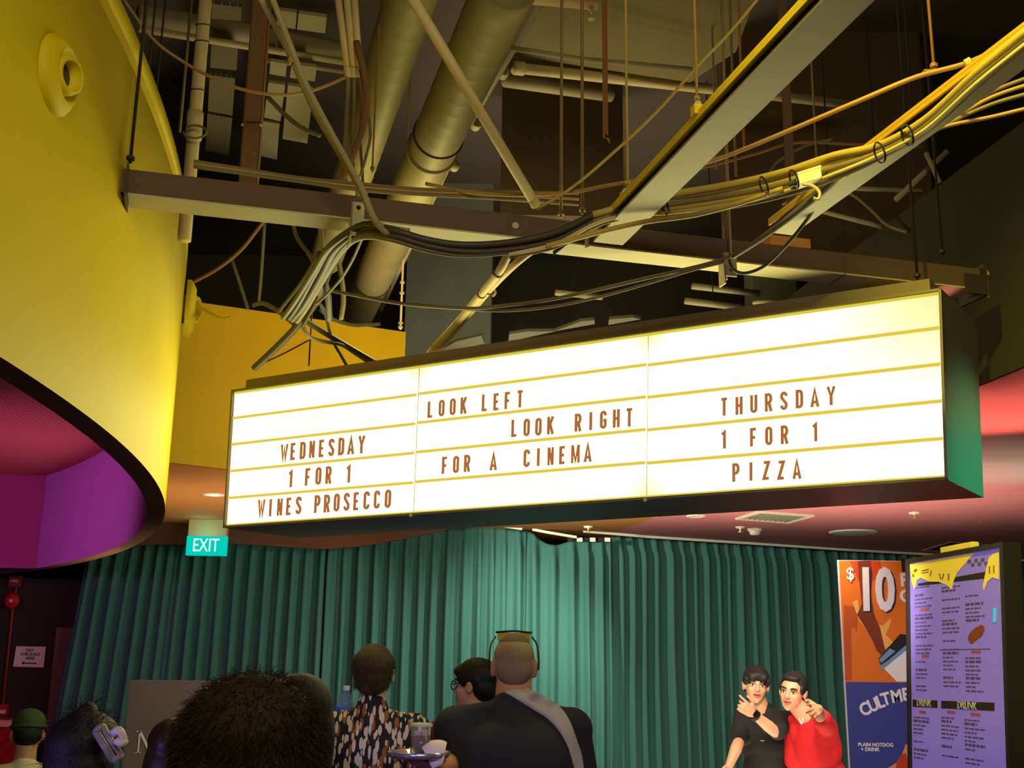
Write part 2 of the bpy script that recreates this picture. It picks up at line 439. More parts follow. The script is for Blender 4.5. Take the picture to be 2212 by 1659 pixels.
bm = B(); tube(bm, crom([q0, q0.lerp(q1, .4)+Vector((0, 0, -0.012)), q0.lerp(q1, .75)+Vector((0, 0, -0.022)), q1], 5), 0.008, 8); obj('pull_arm', bm, m_yel, t, True)

# ================================================================== MARQUEE SIGN
BL = at(490, 1135, 5.5); BR = at(2040, 1030, 3.9); TL = at(507, 848, 5.5); TR = at(2027, 632, 3.9)
zb = (BL.z+BR.z)/2; ztp = (TL.z+TR.z)/2
ex = (BR-BL).normalized(); SL = (BR-BL).length
ez = ((TL-BL)+(TR-BR)).normalized(); SH = ((TL-BL).length+(TR-BR).length)/2
nrm = ex.cross(ez).normalized()
if nrm.y > 0: nrm = -nrm                      # towards the camera
back = atz(2117, 1068, BR.z)-BR; back.z = 0   # offset of the rear edge
sign = thing('marquee_sign', 'long glowing cinema lightbox with letter rows hanging under the steel beam', 'sign', (BL+BR)/2+Vector((0, 0, -0.02)))
def SP(u, v, d=0.0):
    """point on the sign face: u 0..1 along, v 0..1 up, d metres towards the viewer"""
    return BL.lerp(BR, u).lerp(TL.lerp(TR, u), v)+nrm*d
m_cab = mat('sign_cabinet', (116, 106, 86), 0.45, var=0.06, spec=0.4)
m_cabt = mat('sign_top', (138, 120, 88), 0.6, var=0.08)
fr = 0.012
bm = B()
du, dv = fr/SL, fr/SH
o8 = [SP(-du, -dv), SP(1+du, -dv), SP(1+du, -dv)+back, SP(-du, -dv)+back, SP(-du, 1+dv), SP(1+du, 1+dv), SP(1+du, 1+dv)+back, SP(-du, 1+dv)+back]
box8(bm, [p_-nrm*0.006 for p_ in o8]); obj('cabinet', bm, m_cab, sign)
bm = B()
for (u0, u1, v0, v1) in ((-du, 1+du, -dv, -0.2*dv), (-du, 1+du, 1+0.2*dv, 1+dv), (-du, -0.2*du, -dv, 1+dv), (1+0.2*du, 1+du, -dv, 1+dv)):
    box8(bm, [SP(u0, v0, -0.006), SP(u1, v0, -0.006), SP(u1, v0, 0.014), SP(u0, v0, 0.014), SP(u0, v1, -0.006), SP(u1, v1, -0.006), SP(u1, v1, 0.014), SP(u0, v1, 0.014)])
obj('front_frame', bm, m_cab, sign)
# light panels: backlit acrylic, softer near seams and at the top right corner
def panel_mat():
    m = bpy.data.materials.new('lit_acrylic'); m.use_nodes = True; nt = m.node_tree; nt.nodes.clear()
    e = nt.nodes.new('ShaderNodeEmission'); o = nt.nodes.new('ShaderNodeOutputMaterial'); tc = nt.nodes.new('ShaderNodeTexCoord')
    nz = nt.nodes.new('ShaderNodeTexNoise'); nz.inputs['Scale'].default_value = 1.2; rp = nt.nodes.new('ShaderNodeMapRange')
    rp.inputs[1].default_value = 0.3; rp.inputs[2].default_value = 0.7; rp.inputs[3].default_value = 0.9; rp.inputs[4].default_value = 1.1
    mu = nt.nodes.new('ShaderNodeMath'); mu.operation = 'MULTIPLY'; mu.inputs[1].default_value = SIGN_L
    nt.links.new(tc.outputs['Object'], nz.inputs['Vector']); nt.links.new(nz.outputs['Fac'], rp.inputs[0]); nt.links.new(rp.outputs[0], mu.inputs[0])
    ge = nt.nodes.new('ShaderNodeNewGeometry'); last = mu.outputs[0]
    for P, r0, r1, lo_ in ((SP(1.0, 1.0), 0.0, 0.50, 0.42), (SP(s2, 1.0), 0.0, 0.12, 0.45), (SP(s1, 1.0), 0.0, 0.10, 0.45), (SP(s2, 0.0), 0.0, 0.12, 0.5)):
        vd = nt.nodes.new('ShaderNodeVectorMath'); vd.operation = 'DISTANCE'; vd.inputs[1].default_value = P; nt.links.new(ge.outputs['Position'], vd.inputs[0])
        mr = nt.nodes.new('ShaderNodeMapRange'); mr.interpolation_type = 'SMOOTHSTEP'; mr.inputs[1].default_value = r0; mr.inputs[2].default_value = r1; mr.inputs[3].default_value = lo_; mr.inputs[4].default_value = 1.0
        nt.links.new(vd.outputs['Value'], mr.inputs[0]); m2 = nt.nodes.new('ShaderNodeMath'); m2.operation = 'MULTIPLY'; nt.links.new(last, m2.inputs[0]); nt.links.new(mr.outputs[0], m2.inputs[1]); last = m2.outputs[0]
    e.inputs[0].default_value = (1.0, 0.88, 0.40, 1); nt.links.new(last, e.inputs[1]); nt.links.new(e.outputs[0], o.inputs[0])
    return m
SIGN_L = 2.6
def uv_of(x, y):
    p = onplane(x, y, BL, nrm); d = p-BL
    u = d.dot(ex)/SL
    b = BL.lerp(BR, u); tpt = TL.lerp(TR, u)
    return u, (p-b).dot(tpt-b)/(tpt-b).length_squared
s1 = (uv_of(905, 798)[0]+uv_of(893, 1105)[0])/2; s2 = (uv_of(1393, 733)[0]+uv_of(1397, 1073)[0])/2
m_panel = panel_mat()
segs = [(0.0, s1), (s1, s2), (s2, 1.0)]
m_edge = glow('edge_glow', (1.0, 0.80, 0.06), 0.72)  # panel light on the frame lip, painted as a glowing strip
m_rail = glow('rail_bloom', (0.80, 0.56, 0.06), 1.0)  # bloom of the bright panel painted as rail glow
m_let = glow('letter_bleed', (0.42, 0.135, 0.045), 1.0)  # panel light bleeding over opaque letters, painted as glow
for i, (a, b) in enumerate(segs):
    g = 0.0016 if i < 2 else 0.0
    bm = B(); box8(bm, [SP(a+g*.5, 0.008, -0.004), SP(b-g, 0.008, -0.004), SP(b-g, 0.008, 0.002), SP(a+g*.5, 0.008, 0.002), SP(a+g*.5, 0.985, -0.004), SP(b-g, 0.985, -0.004), SP(b-g, 0.985, 0.002), SP(a+g*.5, 0.985, 0.002)])
    obj('light_panel', bm, m_panel, sign)
    for k in range(1, 5):
        v = k*0.2+(0.004 if i == 1 else 0.0)
        h = 0.0085
        bm = B(); box8(bm, [SP(a+g, v-h, 0.002), SP(b-g*1.5, v-h, 0.002), SP(b-g*1.5, v-h, 0.010), SP(a+g, v-h, 0.010), SP(a+g, v+h, 0.002), SP(b-g*1.5, v+h, 0.002), SP(b-g*1.5, v+h, 0.010), SP(a+g, v+h, 0.010)])
        obj('letter_rail', bm, m_rail, sign)
bm = B()
for v0, v1 in ((-0.004, 0.008), (0.985, 1.002)):
    box8(bm, [SP(0, v0, -0.004), SP(1, v0, -0.004), SP(1, v0, 0.004), SP(0, v0, 0.004), SP(0, v1, -0.004), SP(1, v1, -0.004), SP(1, v1, 0.004), SP(0, v1, 0.004)])
obj('edge_glow', bm, m_edge, sign)
# top housing, set back and slightly shorter
hb = back*0.10; hz = Vector((0, 0, 0.062)); u0, u1 = 0.006, 0.988
bm = B(); a, b = SP(u0, 1+dv)+hb, SP(u1, 1+dv)+hb; e2 = back*0.62
box8(bm, [a, b, b+e2, a+e2, a+hz, b+hz, b+e2+hz, a+e2+hz]); obj('top_housing', bm, m_cabt, sign)
for x, y in ((893, 1108), (1398, 1078)):
    bm = B(); u, v = uv_of(x, y); lathe(bm, SP(u, -dv*1.2, 0.016), nrm, [(0.008, 0), (0.008, 0.006), (0.0, 0.009)], 8); obj('clip', bm, mat('clip_grey', (190, 190, 190), 0.4), sign)
# letters: stroke alphabet in a unit-high cell
a_, b_, lo, hi, cx_ = 0.06, 0.30, 0.07, 0.93, 0.18
def arc2(cx, cy, rx, ry, t0, t1, n=8): return [(cx+rx*math.cos(math.radians(t0+(t1-t0)*i/n)), cy+ry*math.sin(math.radians(t0+(t1-t0)*i/n))) for i in range(n+1)]
rx_ = (b_-a_)/2
LET = {
 'O': [(arc2(cx_, .78, rx_, .15, 180, 0)+arc2(cx_, .22, rx_, .15, 0, -180), True)],
 'D': [([(a_, lo), (a_, hi)]+arc2(cx_, .76, rx_, .17, 90, 0)+arc2(cx_, .24, rx_, .17, 0, -90), True)],
 'C': [(arc2(cx_, .78, rx_, .15, -20, 180)+arc2(cx_, .22, rx_, .15, 180, 380), False)],
 'G': [(arc2(cx_, .78, rx_, .15, -20, 180)+arc2(cx_, .22, rx_, .15, 180, 360)+[(b_, .46), (cx_, .46)], False)],
 'S': [(arc2(cx_, .78, rx_, .15, -10, 180)+[(a_, .68), (b_, .34)]+arc2(cx_, .22, rx_, .15, 0, -190), False)],
 'E': [([(b_, hi), (a_, hi), (a_, lo), (b_, lo)], False), ([(a_, .5), (.26, .5)], False)],
 'F': [([(b_, hi), (a_, hi), (a_, 0)], False), ([(a_, .48), (.26, .48)], False)],
 'L': [([(a_, 1), (a_, lo), (b_, lo)], False)], 'I': [([(cx_, 0), (cx_, 1)], False)],
 'T': [([(0.02, hi), (.34, hi)], False), ([(cx_, hi), (cx_, 0)], False)],
 'H': [([(a_, 0), (a_, 1)], False), ([(b_, 0), (b_, 1)], False), ([(a_, .5), (b_, .5)], False)],
 'K': [([(a_, 0), (a_, 1)], False), ([(.33, 1), (.10, .42)], False), ([(.16, .56), (.33, 0)], False)],
 'N': [([(a_, 0), (a_, 1)], False), ([(b_, 0), (b_, 1)], False), ([(.08, .97), (.28, .03)], False)],
 'M': [([(0, 0), (0, 1)], False), ([(.38, 0), (.38, 1)], False), ([(.02, .97), (.19, .1), (.36, .97)], False)],
 'W': [([(-.02, 1), (.09, .04), (.18, .8), (.27, .04), (.38, 1)], False)],
 'A': [([(.02, 0), (cx_, .97), (.34, 0)], False), ([(.08, .26), (.28, .26)], False)],
 'Y': [([(.02, 1), (cx_, .46), (.34, 1)], False), ([(cx_, .48), (cx_, 0)], False)],
 'Z': [([(.05, hi), (.31, hi), (.05, lo), (.32, lo)], False)],
 'P': [([(a_, 0), (a_, hi)]+arc2(.2, .7, .11, .23, 90, -90)+[(a_, .47)], False)],
 'R': [([(a_, 0), (a_, hi)]+arc2(.2, .71, .11, .22, 90, -90)+[(a_, .49)], False), ([(.2, .49), (.32, 0)], False)],
 'U': [([(a_, 1)]+arc2(cx_, .22, rx_, .15, 180, 360)+[(b_, 1)], False)],
 '1': [([(.06, .78), (.2, .9), (.2, 0)], False)]}
def letter(ch, x, y, h):
    u, v = uv_of(x, y)
    bm = B()
    def M(px, py, z): return SP(u+(px-cx_)*h/SL, v+(py-0.5)*h/SH, 0.004+z)
    for pts, cl in LET[ch]: ribbon(bm, pts, 0.062 if ch in 'NMW' else 0.076, cl, M, 0.004)
    obj('letter', bm, m_let, sign)
WORDS = [
 (480, 780, 4.608, 0.123, 'W632,915 E722,903 D815,893 N906,882 E1003,872 S1098,862 D1195,853 A1290,845 Y1395,835 1695,1173 F865,1155 O968,1145 R1068,1137 11268,1125 W400,1467 I490,1462 N583,1455 E675,1448 S770,1438 P955,1425 R1050,1420 O1148,1410 S1247,1402 E1345,1397 C1445,1388 C1548,1380 O1657,1372'),
 (880, 720, 4.096, 0.112, 'L205,678 O302,665 O399,654 K493,643 L680,618 E782,610 F880,598 T987,585 L943,842 O1050,836 O1153,830 K1258,818 R1500,793 I1612,780 G1722,768 H1836,756 T1950,747 F335,1170 O433,1163 R530,1153 A762,1137 C1055,1108 I1157,1098 N1265,1090 E1370,1080 M1482,1070 A1592,1060'),
 (1380, 620, 2.949, 0.105, 'T528,765 H622,758 U715,747 R808,737 S905,727 D1003,715 A1100,707 Y1203,695 1535,973 F722,958 O818,950 R917,943 11113,925 P617,1183 I713,1177 Z810,1170 Z905,1168 A1005,1163')]
for ox, oy, s, hv, line in WORDS:
    for tok in line.split():
        x, y = tok[1:].split(','); letter(tok[0], ox+float(x)/s, oy+float(y)/s, hv*SH)

# ================================================================== BEAMS
BD = Vector((1.813+1.231, 4.212-3.399, 0)).normalized(); BN = Vector((-BD.y, BD.x, 0))     # along / away
P0 = atz(276, 420, 3.15); BLEN = (atz(2110, 622, 3.15)-P0).length
ZB = 3.15
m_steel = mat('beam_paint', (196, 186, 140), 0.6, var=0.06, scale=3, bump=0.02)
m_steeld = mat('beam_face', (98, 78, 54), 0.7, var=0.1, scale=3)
beam = thing('steel_beam', 'long horizontal steel channel crossing from the yellow drum to the right bulkhead', 'beam', P0)
up = Vector((0, 0, 1))
def pb(s, n=0.0, z=0.0): return P0+BD*s+BN*n+up*z
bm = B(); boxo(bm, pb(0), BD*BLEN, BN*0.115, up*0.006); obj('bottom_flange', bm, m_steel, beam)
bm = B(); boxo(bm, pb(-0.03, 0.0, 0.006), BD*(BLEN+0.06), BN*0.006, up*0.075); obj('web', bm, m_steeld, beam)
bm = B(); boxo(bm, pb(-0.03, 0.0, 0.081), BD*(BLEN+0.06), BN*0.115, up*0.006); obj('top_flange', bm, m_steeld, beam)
for s_, w in ((-0.03, 0.025), (0.0, 0.006)):
    bm = B(); boxo(bm, pb(s_-0.01, -0.02, -0.02), BD*0.006, BN*0.13, up*0.12); obj('end_plate', bm, mat('end_plate', (70, 62, 48), 0.6), beam)
sx = (atz(1838, 585, ZB)-P0).dot(BD)
bm = B(); boxo(bm, pb(sx, -0.003, -0.003), BD*0.003, BN*0.12, up*0.09); obj('splice_joint', bm, m_steeld, beam)
s_ = (atz(1128, 470, ZB+0.04)-P0).dot(BD)
bm = B(); lathe(bm, pb(s_, -0.001, 0.045), -BN, [(0.012, 0), (0.012, 0.003), (0, 0.004)], 12); obj('hole_cap', bm, m_steel, beam)
e_ = BLEN+0.03
bm = B(); boxo(bm, pb(e_, -0.03, -0.03), BD*0.01, BN*0.17, up*0.13); boxo(bm, pb(e_-0.09, -0.03, -0.03), BD*0.09, BN*0.006, up*0.08); obj('end_bracket', bm, mat('bracket_dark', (52, 46, 36), 0.6), beam)
bm = B(); q = pb(e_+0.03, 0.0, 0.06); tube(bm, [q-up*0.09, q], 0.004, 6); lathe(bm, q, up, [(0.012, 0), (0.013, 0.01), (0.004, 0.028), (0, 0.03)], 10); obj('end_bolt', bm, mat('bolt_cap', (230, 180, 40), 0.5), beam)
# bracket clamps on the beam
def clamp(x, y, label, w=0.045, h=0.12):
    s = (atz(x, y, ZB)-P0).dot(BD)
    t = thing('beam_clamp', label, 'bracket', pb(s, 0.02, -0.07))
    bm = B(); boxo(bm, pb(s, -0.012, -0.06), BD*w, BN*0.006, up*h); boxo(bm, pb(s, -0.012, -0.09), BD*0.006, BN*0.05, up*(h+0.03)); obj('plate', bm, m_steel, t)
    for dz in (0.04, -0.035):
        bm = B(); lathe(bm, pb(s+w*.55, -0.0125, dz), -BN, [(0.008, 0), (0.008, 0.002), (0, 0.002)], 10); obj('bolt_hole', bm, m_black, t)
    bm = B(); tube(bm, [pb(s+w*.5, 0.03, -0.06), pb(s+w*.5, 0.03, 0.15)], 0.006, 8); obj('bolt', bm, mat('zinc', (150, 146, 128), 0.4, 0.8), t)
clamp(755, 478, 'pale perforated clamp plate on the beam beside the bent conduit')
clamp(1566, 560, 'pale clamp with loose wire on the right half of the beam', 0.05, 0.09)
bm = B(); p = at(1262, 500, 3.72); boxc(bm, p, BD*0.07, BN*0.02, up*0.01); boxc(bm, p-up*0.03+BD*0.01, BD*0.008, BN*0.02, up*0.06)
tag(obj('angle_bracket', bm, m_steel), 'small pale angle bracket on the beam left of the lighting channel', 'bracket')
bm = B(); a, b = at(1195, 553, 3.60), at(1258, 503, 3.66); boxo(bm, a, b-a, Vector((0.0, 0.05, 0.035)), Vector((0.01, 0, 0.01)))
tag(obj('metal_offcut', bm, m_steeld), 'dark strip of metal poking out below the beam centre', 'metal strip')

# second channels (perpendicular), coming towards the camera
LD = -BN
def channel(p0, ln, wid, label, m_side):
    t = thing('lighting_channel', label, 'beam', p0)
    x = BD
    bm = B(); boxo(bm, p0, LD*ln, x*wid, up*0.008); obj('bottom_plate', bm, mat('channel_under', (176, 168, 132), 0.55, var=0.04), t)
    bm = B(); boxo(bm, p0+x*0.012+up*0.008, LD*ln, x*(wid-0.024), up*0.03); obj('slot', bm, m_black, t)
    bm = B(); boxo(bm, p0-x*0.012+up*0.038, LD*ln, x*(wid+0.024), up*0.012); boxo(bm, p0-x*0.012+up*0.026, LD*ln, x*0.006, up*0.014); obj('top_flange', bm, m_side, t)
    return t
q = atz(1292, 512, ZB); q2 = atz(1348, 527, ZB)
wid = (q2-q).dot(BD)
c2 = channel(q-LD*0.05, 4.2, wid, 'channel with a yellow-lit edge reaching from the beam to the top of the photo', mat('channel_lit_yellow', (238, 208, 40), 0.5))  # yellow light from above put into the flange colour
def lug(x, y, z, label):
    p = atz(x, y, z); t = thing('hanger_lug', label, 'bracket', p)
    bm = B(); boxc(bm, p, BD*0.035, LD*0.03, up*0.03); boxc(bm, p+BD*0.02-up*0.015, BD*0.05, LD*0.03, up*0.006); bevel(bm, 0.003); obj('block', bm, mat('channel_lit_yellow', (238, 208, 40), 0.5), t)
    bm = B(); lathe(bm, p+up*0.015, up, [(0.010, 0), (0.010, 0.012), (0, 0.012)], 6); obj('nut', bm, m_steel, t)
lug(1352, 425, ZB+0.055, 'yellow hanger lug on the lower left side of the channel')
lug(1508, 240, ZB+0.055, 'yellow hanger lug higher up the channel')
q = atz(1782, 418, ZB); wid3 = (atz(1835, 418, ZB)-q).dot(BD)
channel(q-LD*0.35, 3.6, 0.075, 'olive edged channel crossed by the cable bundle at far right', mat('channel_olive', (190, 150, 36), 0.55))
# short timber and the strap above the beam
bm = B(); a, b = at(1640, 497, 4.05), at(1728, 507, 4.05)
sa = (a-P0).dot(BD); a = pb(sa, -0.01, 0.087); boxo(bm, a, BD*(b-a).length, BN*0.11, up*0.035); tag(obj('timber_block', bm, mat('timber', (206, 140, 60), 0.7, var=0.12, stretch=(1, 12, 12))), 'orange timber block lying on the beam at right', 'wood block')
bm = B(); a = pb((at(1709, 500, 4.05)-P0).dot(BD), 0.05, 0.122); boxo(bm, a, BD*0.034, BN*0.012, up*2.36)
tag(obj('hanger_strap', bm, m_steeld), 'flat brown strap rising from the timber block', 'strap')

# ================================================================== SERVICES IN THE CEILING VOID
m_duct = mat('duct_sheet', (130, 122, 76), 0.6, metal=0.15, var=0.16, scale=5, bump=0.05)
m_pipe = mat('pipe_cream', (206, 186, 124), 0.55, var=0.1, scale=5)
m_pipeg = mat('pipe_grey', (160, 150, 104), 0.6, var=0.12, scale=5)
m_cab1 = mat('cable_grey', (124, 114, 72), 0.55, var=0.1)
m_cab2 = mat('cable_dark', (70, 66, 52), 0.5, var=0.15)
m_cab3 = mat('cable_tan', (176, 138, 74), 0.55, var=0.1)
m_cab4 = mat('cable_lit_gold', (190, 164, 74), 0.5, var=0.08)  # yellow lamp light put into the cable colour
m_rod = mat('rod_zinc', (132, 112, 72), 0.55, metal=0.2, var=0.15)
m_rodd = mat('rod_black', (40, 34, 28), 0.6, var=0.1)
m_rust = mat('rusty_strap', (150, 104, 50), 0.8, var=0.25, scale=10)
m_traybr = mat('tray_brown', (128, 92, 54), 0.75, var=0.1, scale=3)
m_tie = mat('cable_tie', (40, 34, 20), 0.5)

def dx(pts): return [at(*p) for p in pts]
def cable(name, pts, r, m, label, cat='cable', n=6, seg=8, group=None):
    bm = B(); tube(bm, crom(dx(pts), n), r, seg)
    return tag(obj(name, bm, m, None, True), label, cat, group)
def rod(x, y, Y, label, m=None, r=0.0045, top=5.6, nut=True, y2=None):
    p = at(x, y, Y)
    t = thing('threaded_rod', label, 'rod', p)
    tp = Vector((p.x, p.y, top))
    if y2 is not None: tp.z = at(x, y2, Y).z
    bm = B(); tube(bm, [p, tp], r, 8); obj('shaft', bm, m or m_rod, t, True)
    if nut:
        bm = B(); lathe(bm, p+Vector((0, 0, 0.01)), (0, 0, 1), [(0, 0), (r*2.3, 0), (r*2.3, 0.012), (0, 0.012)], 6); obj('nut', bm, m or m_rod, t)
    return t
# ---- big ducts
def duct(a, b, r, label, flange=None, strap=None):
    t = thing('air_duct', label, 'duct', a.lerp(b, 0.5))
    L = (b-a).length; prof = [(0, 0)]
    s = 0.0
    while s < L-0.02:
        prof += [(r, s), (r, s+0.10), (r+0.0014, s+0.108), (r, s+0.116)]; s += 0.12
    prof += [(r, L), (0, L)]
    bm = B(); lathe(bm, a, b-a, prof, 36); obj('shell', bm, m_duct, t, True)
    for f in (flange or []):
        bm = B(); lathe(bm, a.lerp(b, f), b-a, [(r-0.002, -0.012), (r+0.012, -0.008), (r+0.012, 0.008), (r-0.002, 0.012)], 36); obj('joint_ring', bm, m_duct, t, True)
    for f in (strap or []):
        c = a.lerp(b, f); d = (b-a).normalized(); u, w = frame_of(d)
        bm = B(); tube(bm, [c+(u*math.cos(k*PI/16)+w*math.sin(k*PI/16))*(r+0.004) for k in range(33)], 0.004, 6, False); obj('wire_band', bm, m_rodd, t, True)
    return t
ZD = 4.3
duct(atz(1098, -40, ZD), atz(775, 672, ZD), 0.125, 'large round duct running diagonally down through the middle of the void', [0.35], [0.31, 0.83])
duct(atz(905, -60, ZD), atz(705, 560, ZD), 0.105, 'left one of the two large round ducts', [], [0.7])
# ---- pipes
V3 = lambda *a: Vector(a)
def pipe(name, pts, r, m, label, cols=(), seg=16, cat='pipe', spline=False, hang=()):
    P = dx(pts)
    t = thing(name, label, cat, P[0].lerp(P[-1], 0.5))
    bm = B(); tube(bm, crom(P) if spline else P, r, seg); obj('run', bm, m, t, True)
    for f in hang:
        c = P[0].lerp(P[-1], f); bm = B(); tube(bm, [c, V3(c.x, c.y, 5.6)], 0.004, 6); obj('hanger', bm, m_rodd, t)
    for f, rr, ln in cols:
        c = P[0].lerp(P[-1], f); d = (P[-1]-P[0]).normalized()
        bm = B(); lathe(bm, c-d*ln/2, d, [(0, 0), (rr*.96, 0), (rr, ln*.1), (rr, ln*.9), (rr*.96, ln), (0, ln)], seg); obj('coupling', bm, m, t, True)
    return t
p = at(412, 360, 4.6); tp = Vector((p.x, p.y, 5.6)); bt = Vector((p.x, p.y, at(404, 520, 4.6).z))
t = thing('drain_pipe', 'pale vertical drain pipe beside the edge of the yellow drum', 'pipe', bt)
bm = B(); tube(bm, [bt, tp], 0.029, 16); obj('run', bm, m_pipe, t, True)
zc = at(416, 275, 4.6).z
bm = B(); lathe(bm, (p.x, p.y, zc-0.06), (0, 0, 1), [(0.029, 0), (0.036, 0.004), (0.036, 0.06), (0.033, 0.07), (0.036, 0.075), (0.036, 0.13), (0.029, 0.135)], 20); obj('coupling', bm, m_pipe, t, True)
for yy in (55, 90, 195):
    z = at(420, yy, 4.6).z
    bm = B(); tube(bm, [(p.x+0.031*math.cos(k*PI/8), p.y+0.031*math.sin(k*PI/8), z+0.01*math.sin(k*PI/8)) for k in range(17)], 0.0025, 5, False); obj('tie_wire', bm, m_tie, t)
bm = B(); c = at(421, 285, 4.52); tube(bm, [c+Vector((0.05*math.cos(k*PI/8), 0, 0.03*math.sin(k*PI/8))) for k in range(-8, 7)], 0.005, 6); tag(obj('cable_loop', bm, m_cab1, None, True), 'small loop of cable hung on the drain pipe coupling', 'cable')
# brown tray drop
p = at(536, 385, 4.3); w = 0.072
t = thing('cable_tray', 'flat brown tray hanging vertically left of the conduits', 'tray', p)
zj = at(540, 266, 4.3).z
for z0, z1, dz in ((p.z-0.05, zj, 0.0), (zj+0.006, 5.6, -0.004)):
    bm = B(); boxa(bm, (p.x-w/2, p.y+dz, z0), (p.x+w/2, p.y+dz+0.004, z1))
    for s in (-1, 1): boxa(bm, (p.x+s*w/2-0.002, p.y+dz, z0), (p.x+s*w/2+0.002, p.y+dz+0.03, z1))
    obj('section', bm, m_traybr, t)
for s in (-1, 1):
    bm = B(); lathe(bm, (p.x+s*(w/2+0.002), p.y-0.004, zj-0.012), (0, -1, 0), [(0.006, 0), (0.006, 0.006), (0, 0.008)], 8); obj('bolt', bm, m_pipe, t)
pipe('sloping_pipe', [(880, -22, 3.25), (1158, 443, 3.86)], 0.0185, m_pipe, 'cream pipe leaning diagonally down to the beam, loose lower end', [(0.985, 0.0195, 0.03)])
pipe('service_pipe', [(1180, -20, 4.6), (1000, 285, 5.6), (820, 668, 8.4)], 0.024, m_pipeg, 'narrow pipe running alongside the middle duct', [(0.17, 0.029, 0.05), (0.3, 0.029, 0.05), (0.42, 0.029, 0.04)])
pipe('sprinkler_pipe', [(1108, 146, 5.2), (1830, 224, 6.0)], 0.028, m_pipe, 'horizontal cream sprinkler main crossing behind the hanging rods', [(0.015, 0.036, 0.06)])
pipe('sprinkler_pipe', [(1090, 172, 5.5), (1320, 205, 5.8)], 0.04, m_pipeg, 'thicker dim pipe just under the cream sprinkler main')
pipe('branch_pipe', [(1100, 103, 4.6), (1260, 128, 4.8), (1500, 150, 5.0)], 0.012, m_pipeg, 'thin branch pipe above the sprinkler main')
pipe('branch_pipe', [(1040, -12, 4.2), (1288, 10, 4.4)], 0.024, m_pipe, 'sprinkler branch at the very top of the photo')
p = at(1277, 14, 4.35)
t = thing('pendant_sprinkler', 'brass pendant sprinkler hanging from the branch at the top', 'sprinkler', p-Vector((0, 0, 0.06)))
br = mat('brass', (220, 190, 110), 0.3, 0.6)
bm = B(); lathe(bm, p, (0, 0, -1), [(0, 0), (0.012, 0), (0.012, 0.018), (0.007, 0.022), (0.007, 0.03), (0, 0.03)], 12); obj('fitting', bm, br, t)
bm = B()
for s in (-1, 1): tube(bm, [p+Vector((s*0.006, 0, -0.028)), p+Vector((s*0.012, 0, -0.042)), p+Vector((0, 0, -0.06))], 0.002, 6)
obj('frame_arms', bm, br, t)
bm = B(); lathe(bm, p-Vector((0, 0, 0.06)), (0, 0, -1), [(0, 0), (0.016, 0.0), (0.016, 0.003), (0, 0.004)], 14); obj('deflector', bm, br, t)
pipe('service_pipe', [(300, 30, 5.6), (748, 112, 6.3)], 0.058, m_pipeg, 'fat horizontal pipe crossing behind the brown tray')
pipe('service_pipe', [(300, 62, 5.5), (742, 134, 6.2)], 0.02, m_pipe, 'thin pale pipe running below the fat horizontal pipe')
pipe('service_pipe', [(560, 128, 6.0), (748, 156, 6.3)], 0.014, m_pipeg, 'short thin pipe right of the brown tray')
for i, (x0, x1, lab) in enumerate(((731, 752, 'left conduit of the upright trio beside the left duct'), (751, 764, 'middle conduit of the upright trio beside the left duct'), (768, 776, 'right conduit of the upright trio beside the left duct'))):
    pipe('conduit', [(x0-3, -20, 4.1), (x1, 158, 4.25)], 0.0145, m_pipe, lab, [(0.99, 0.017, 0.04)])
    cable('conduit_wires', [(x1, 158, 4.25), (x1-2+i*3, 220, 4.3), (x1-6+i*4, 300, 4.25), (x1-10+i*8, 360, 4.2), (x1-6+i*7, 405, 4.1)], 0.010-i*0.002, m_cab1 if i != 2 else m_traybr, ('left', 'middle', 'right brown')[i]+' wiring below the upright conduit trio')
cable('loose_cable', [(778, 150, 4.2), (792, 230, 4.2), (800, 290, 4.2), (790, 340, 4.15), (778, 380, 4.1)], 0.006, m_cab1, 'thin cable bowing right of the conduit trio')
cable('ribbon_strap', [(770, 90, 4.15), (792, 190, 4.15), (785, 270, 4.15), (752, 360, 4.05), (728, 402, 4.0)], 0.014, m_traybr, 'brown strap twisting down beside the conduit trio', 'strap')
rod(804, 372, 4.2, 'thin brown rod dropping in front of the left duct', m_traybr, 0.004)
# bent conduits with offset elbows
cable('bent_conduit', [(556, -15, 3.15), (602, 70, 3.2), (632, 130, 3.25), (680, 240, 3.3), (742, 345, 3.36), (776, 405, 3.39), (800, 458, 3.42), (818, 486, 3.44), (850, 494, 3.46), (884, 500, 3.48)], 0.0105, m_pipeg, 'bent conduit crossing in front of the beam and turning right beneath it', 'conduit', 6, 10)
cable('bent_conduit', [(584, -15, 3.1), (628, 100, 3.15), (660, 180, 3.2), (712, 280, 3.27), (752, 352, 3.33), (782, 408, 3.37), (808, 470, 3.4), (838, 504, 3.44), (908, 524, 3.5)], 0.010, m_pipeg, 'second bent conduit lying just right of its twin, ending lower', 'conduit', 6, 10)
t = tag(obj('conduit_clip', (lambda bm: (lathe(bm, at(632, 130, 3.24), at(680, 240, 3.3)-at(632, 130, 3.24), [(0.011, -0.008), (0.015, -0.008), (0.015, 0.008), (0.011, 0.008)], 14), bm)[1])(B()), br), 'bright clip around the bent conduit near the top left', 'clip')
def duo(pts, r, label, ties):
    P = dx(pts); t = thing('conduit', label, 'conduit', P[len(P)//2])
    bm = B(); tube(bm, crom(P, 5), r, 10); obj('run', bm, m_pipe, t, True)
    for k in ties:
        d = (P[k+1]-P[k]).normalized()
        bm = B(); lathe(bm, P[k], d, [(r, -0.006), (r*1.2, -0.006), (r*1.2, 0.006), (r, 0.006)], 12); obj('tie', bm, m_tie, t)
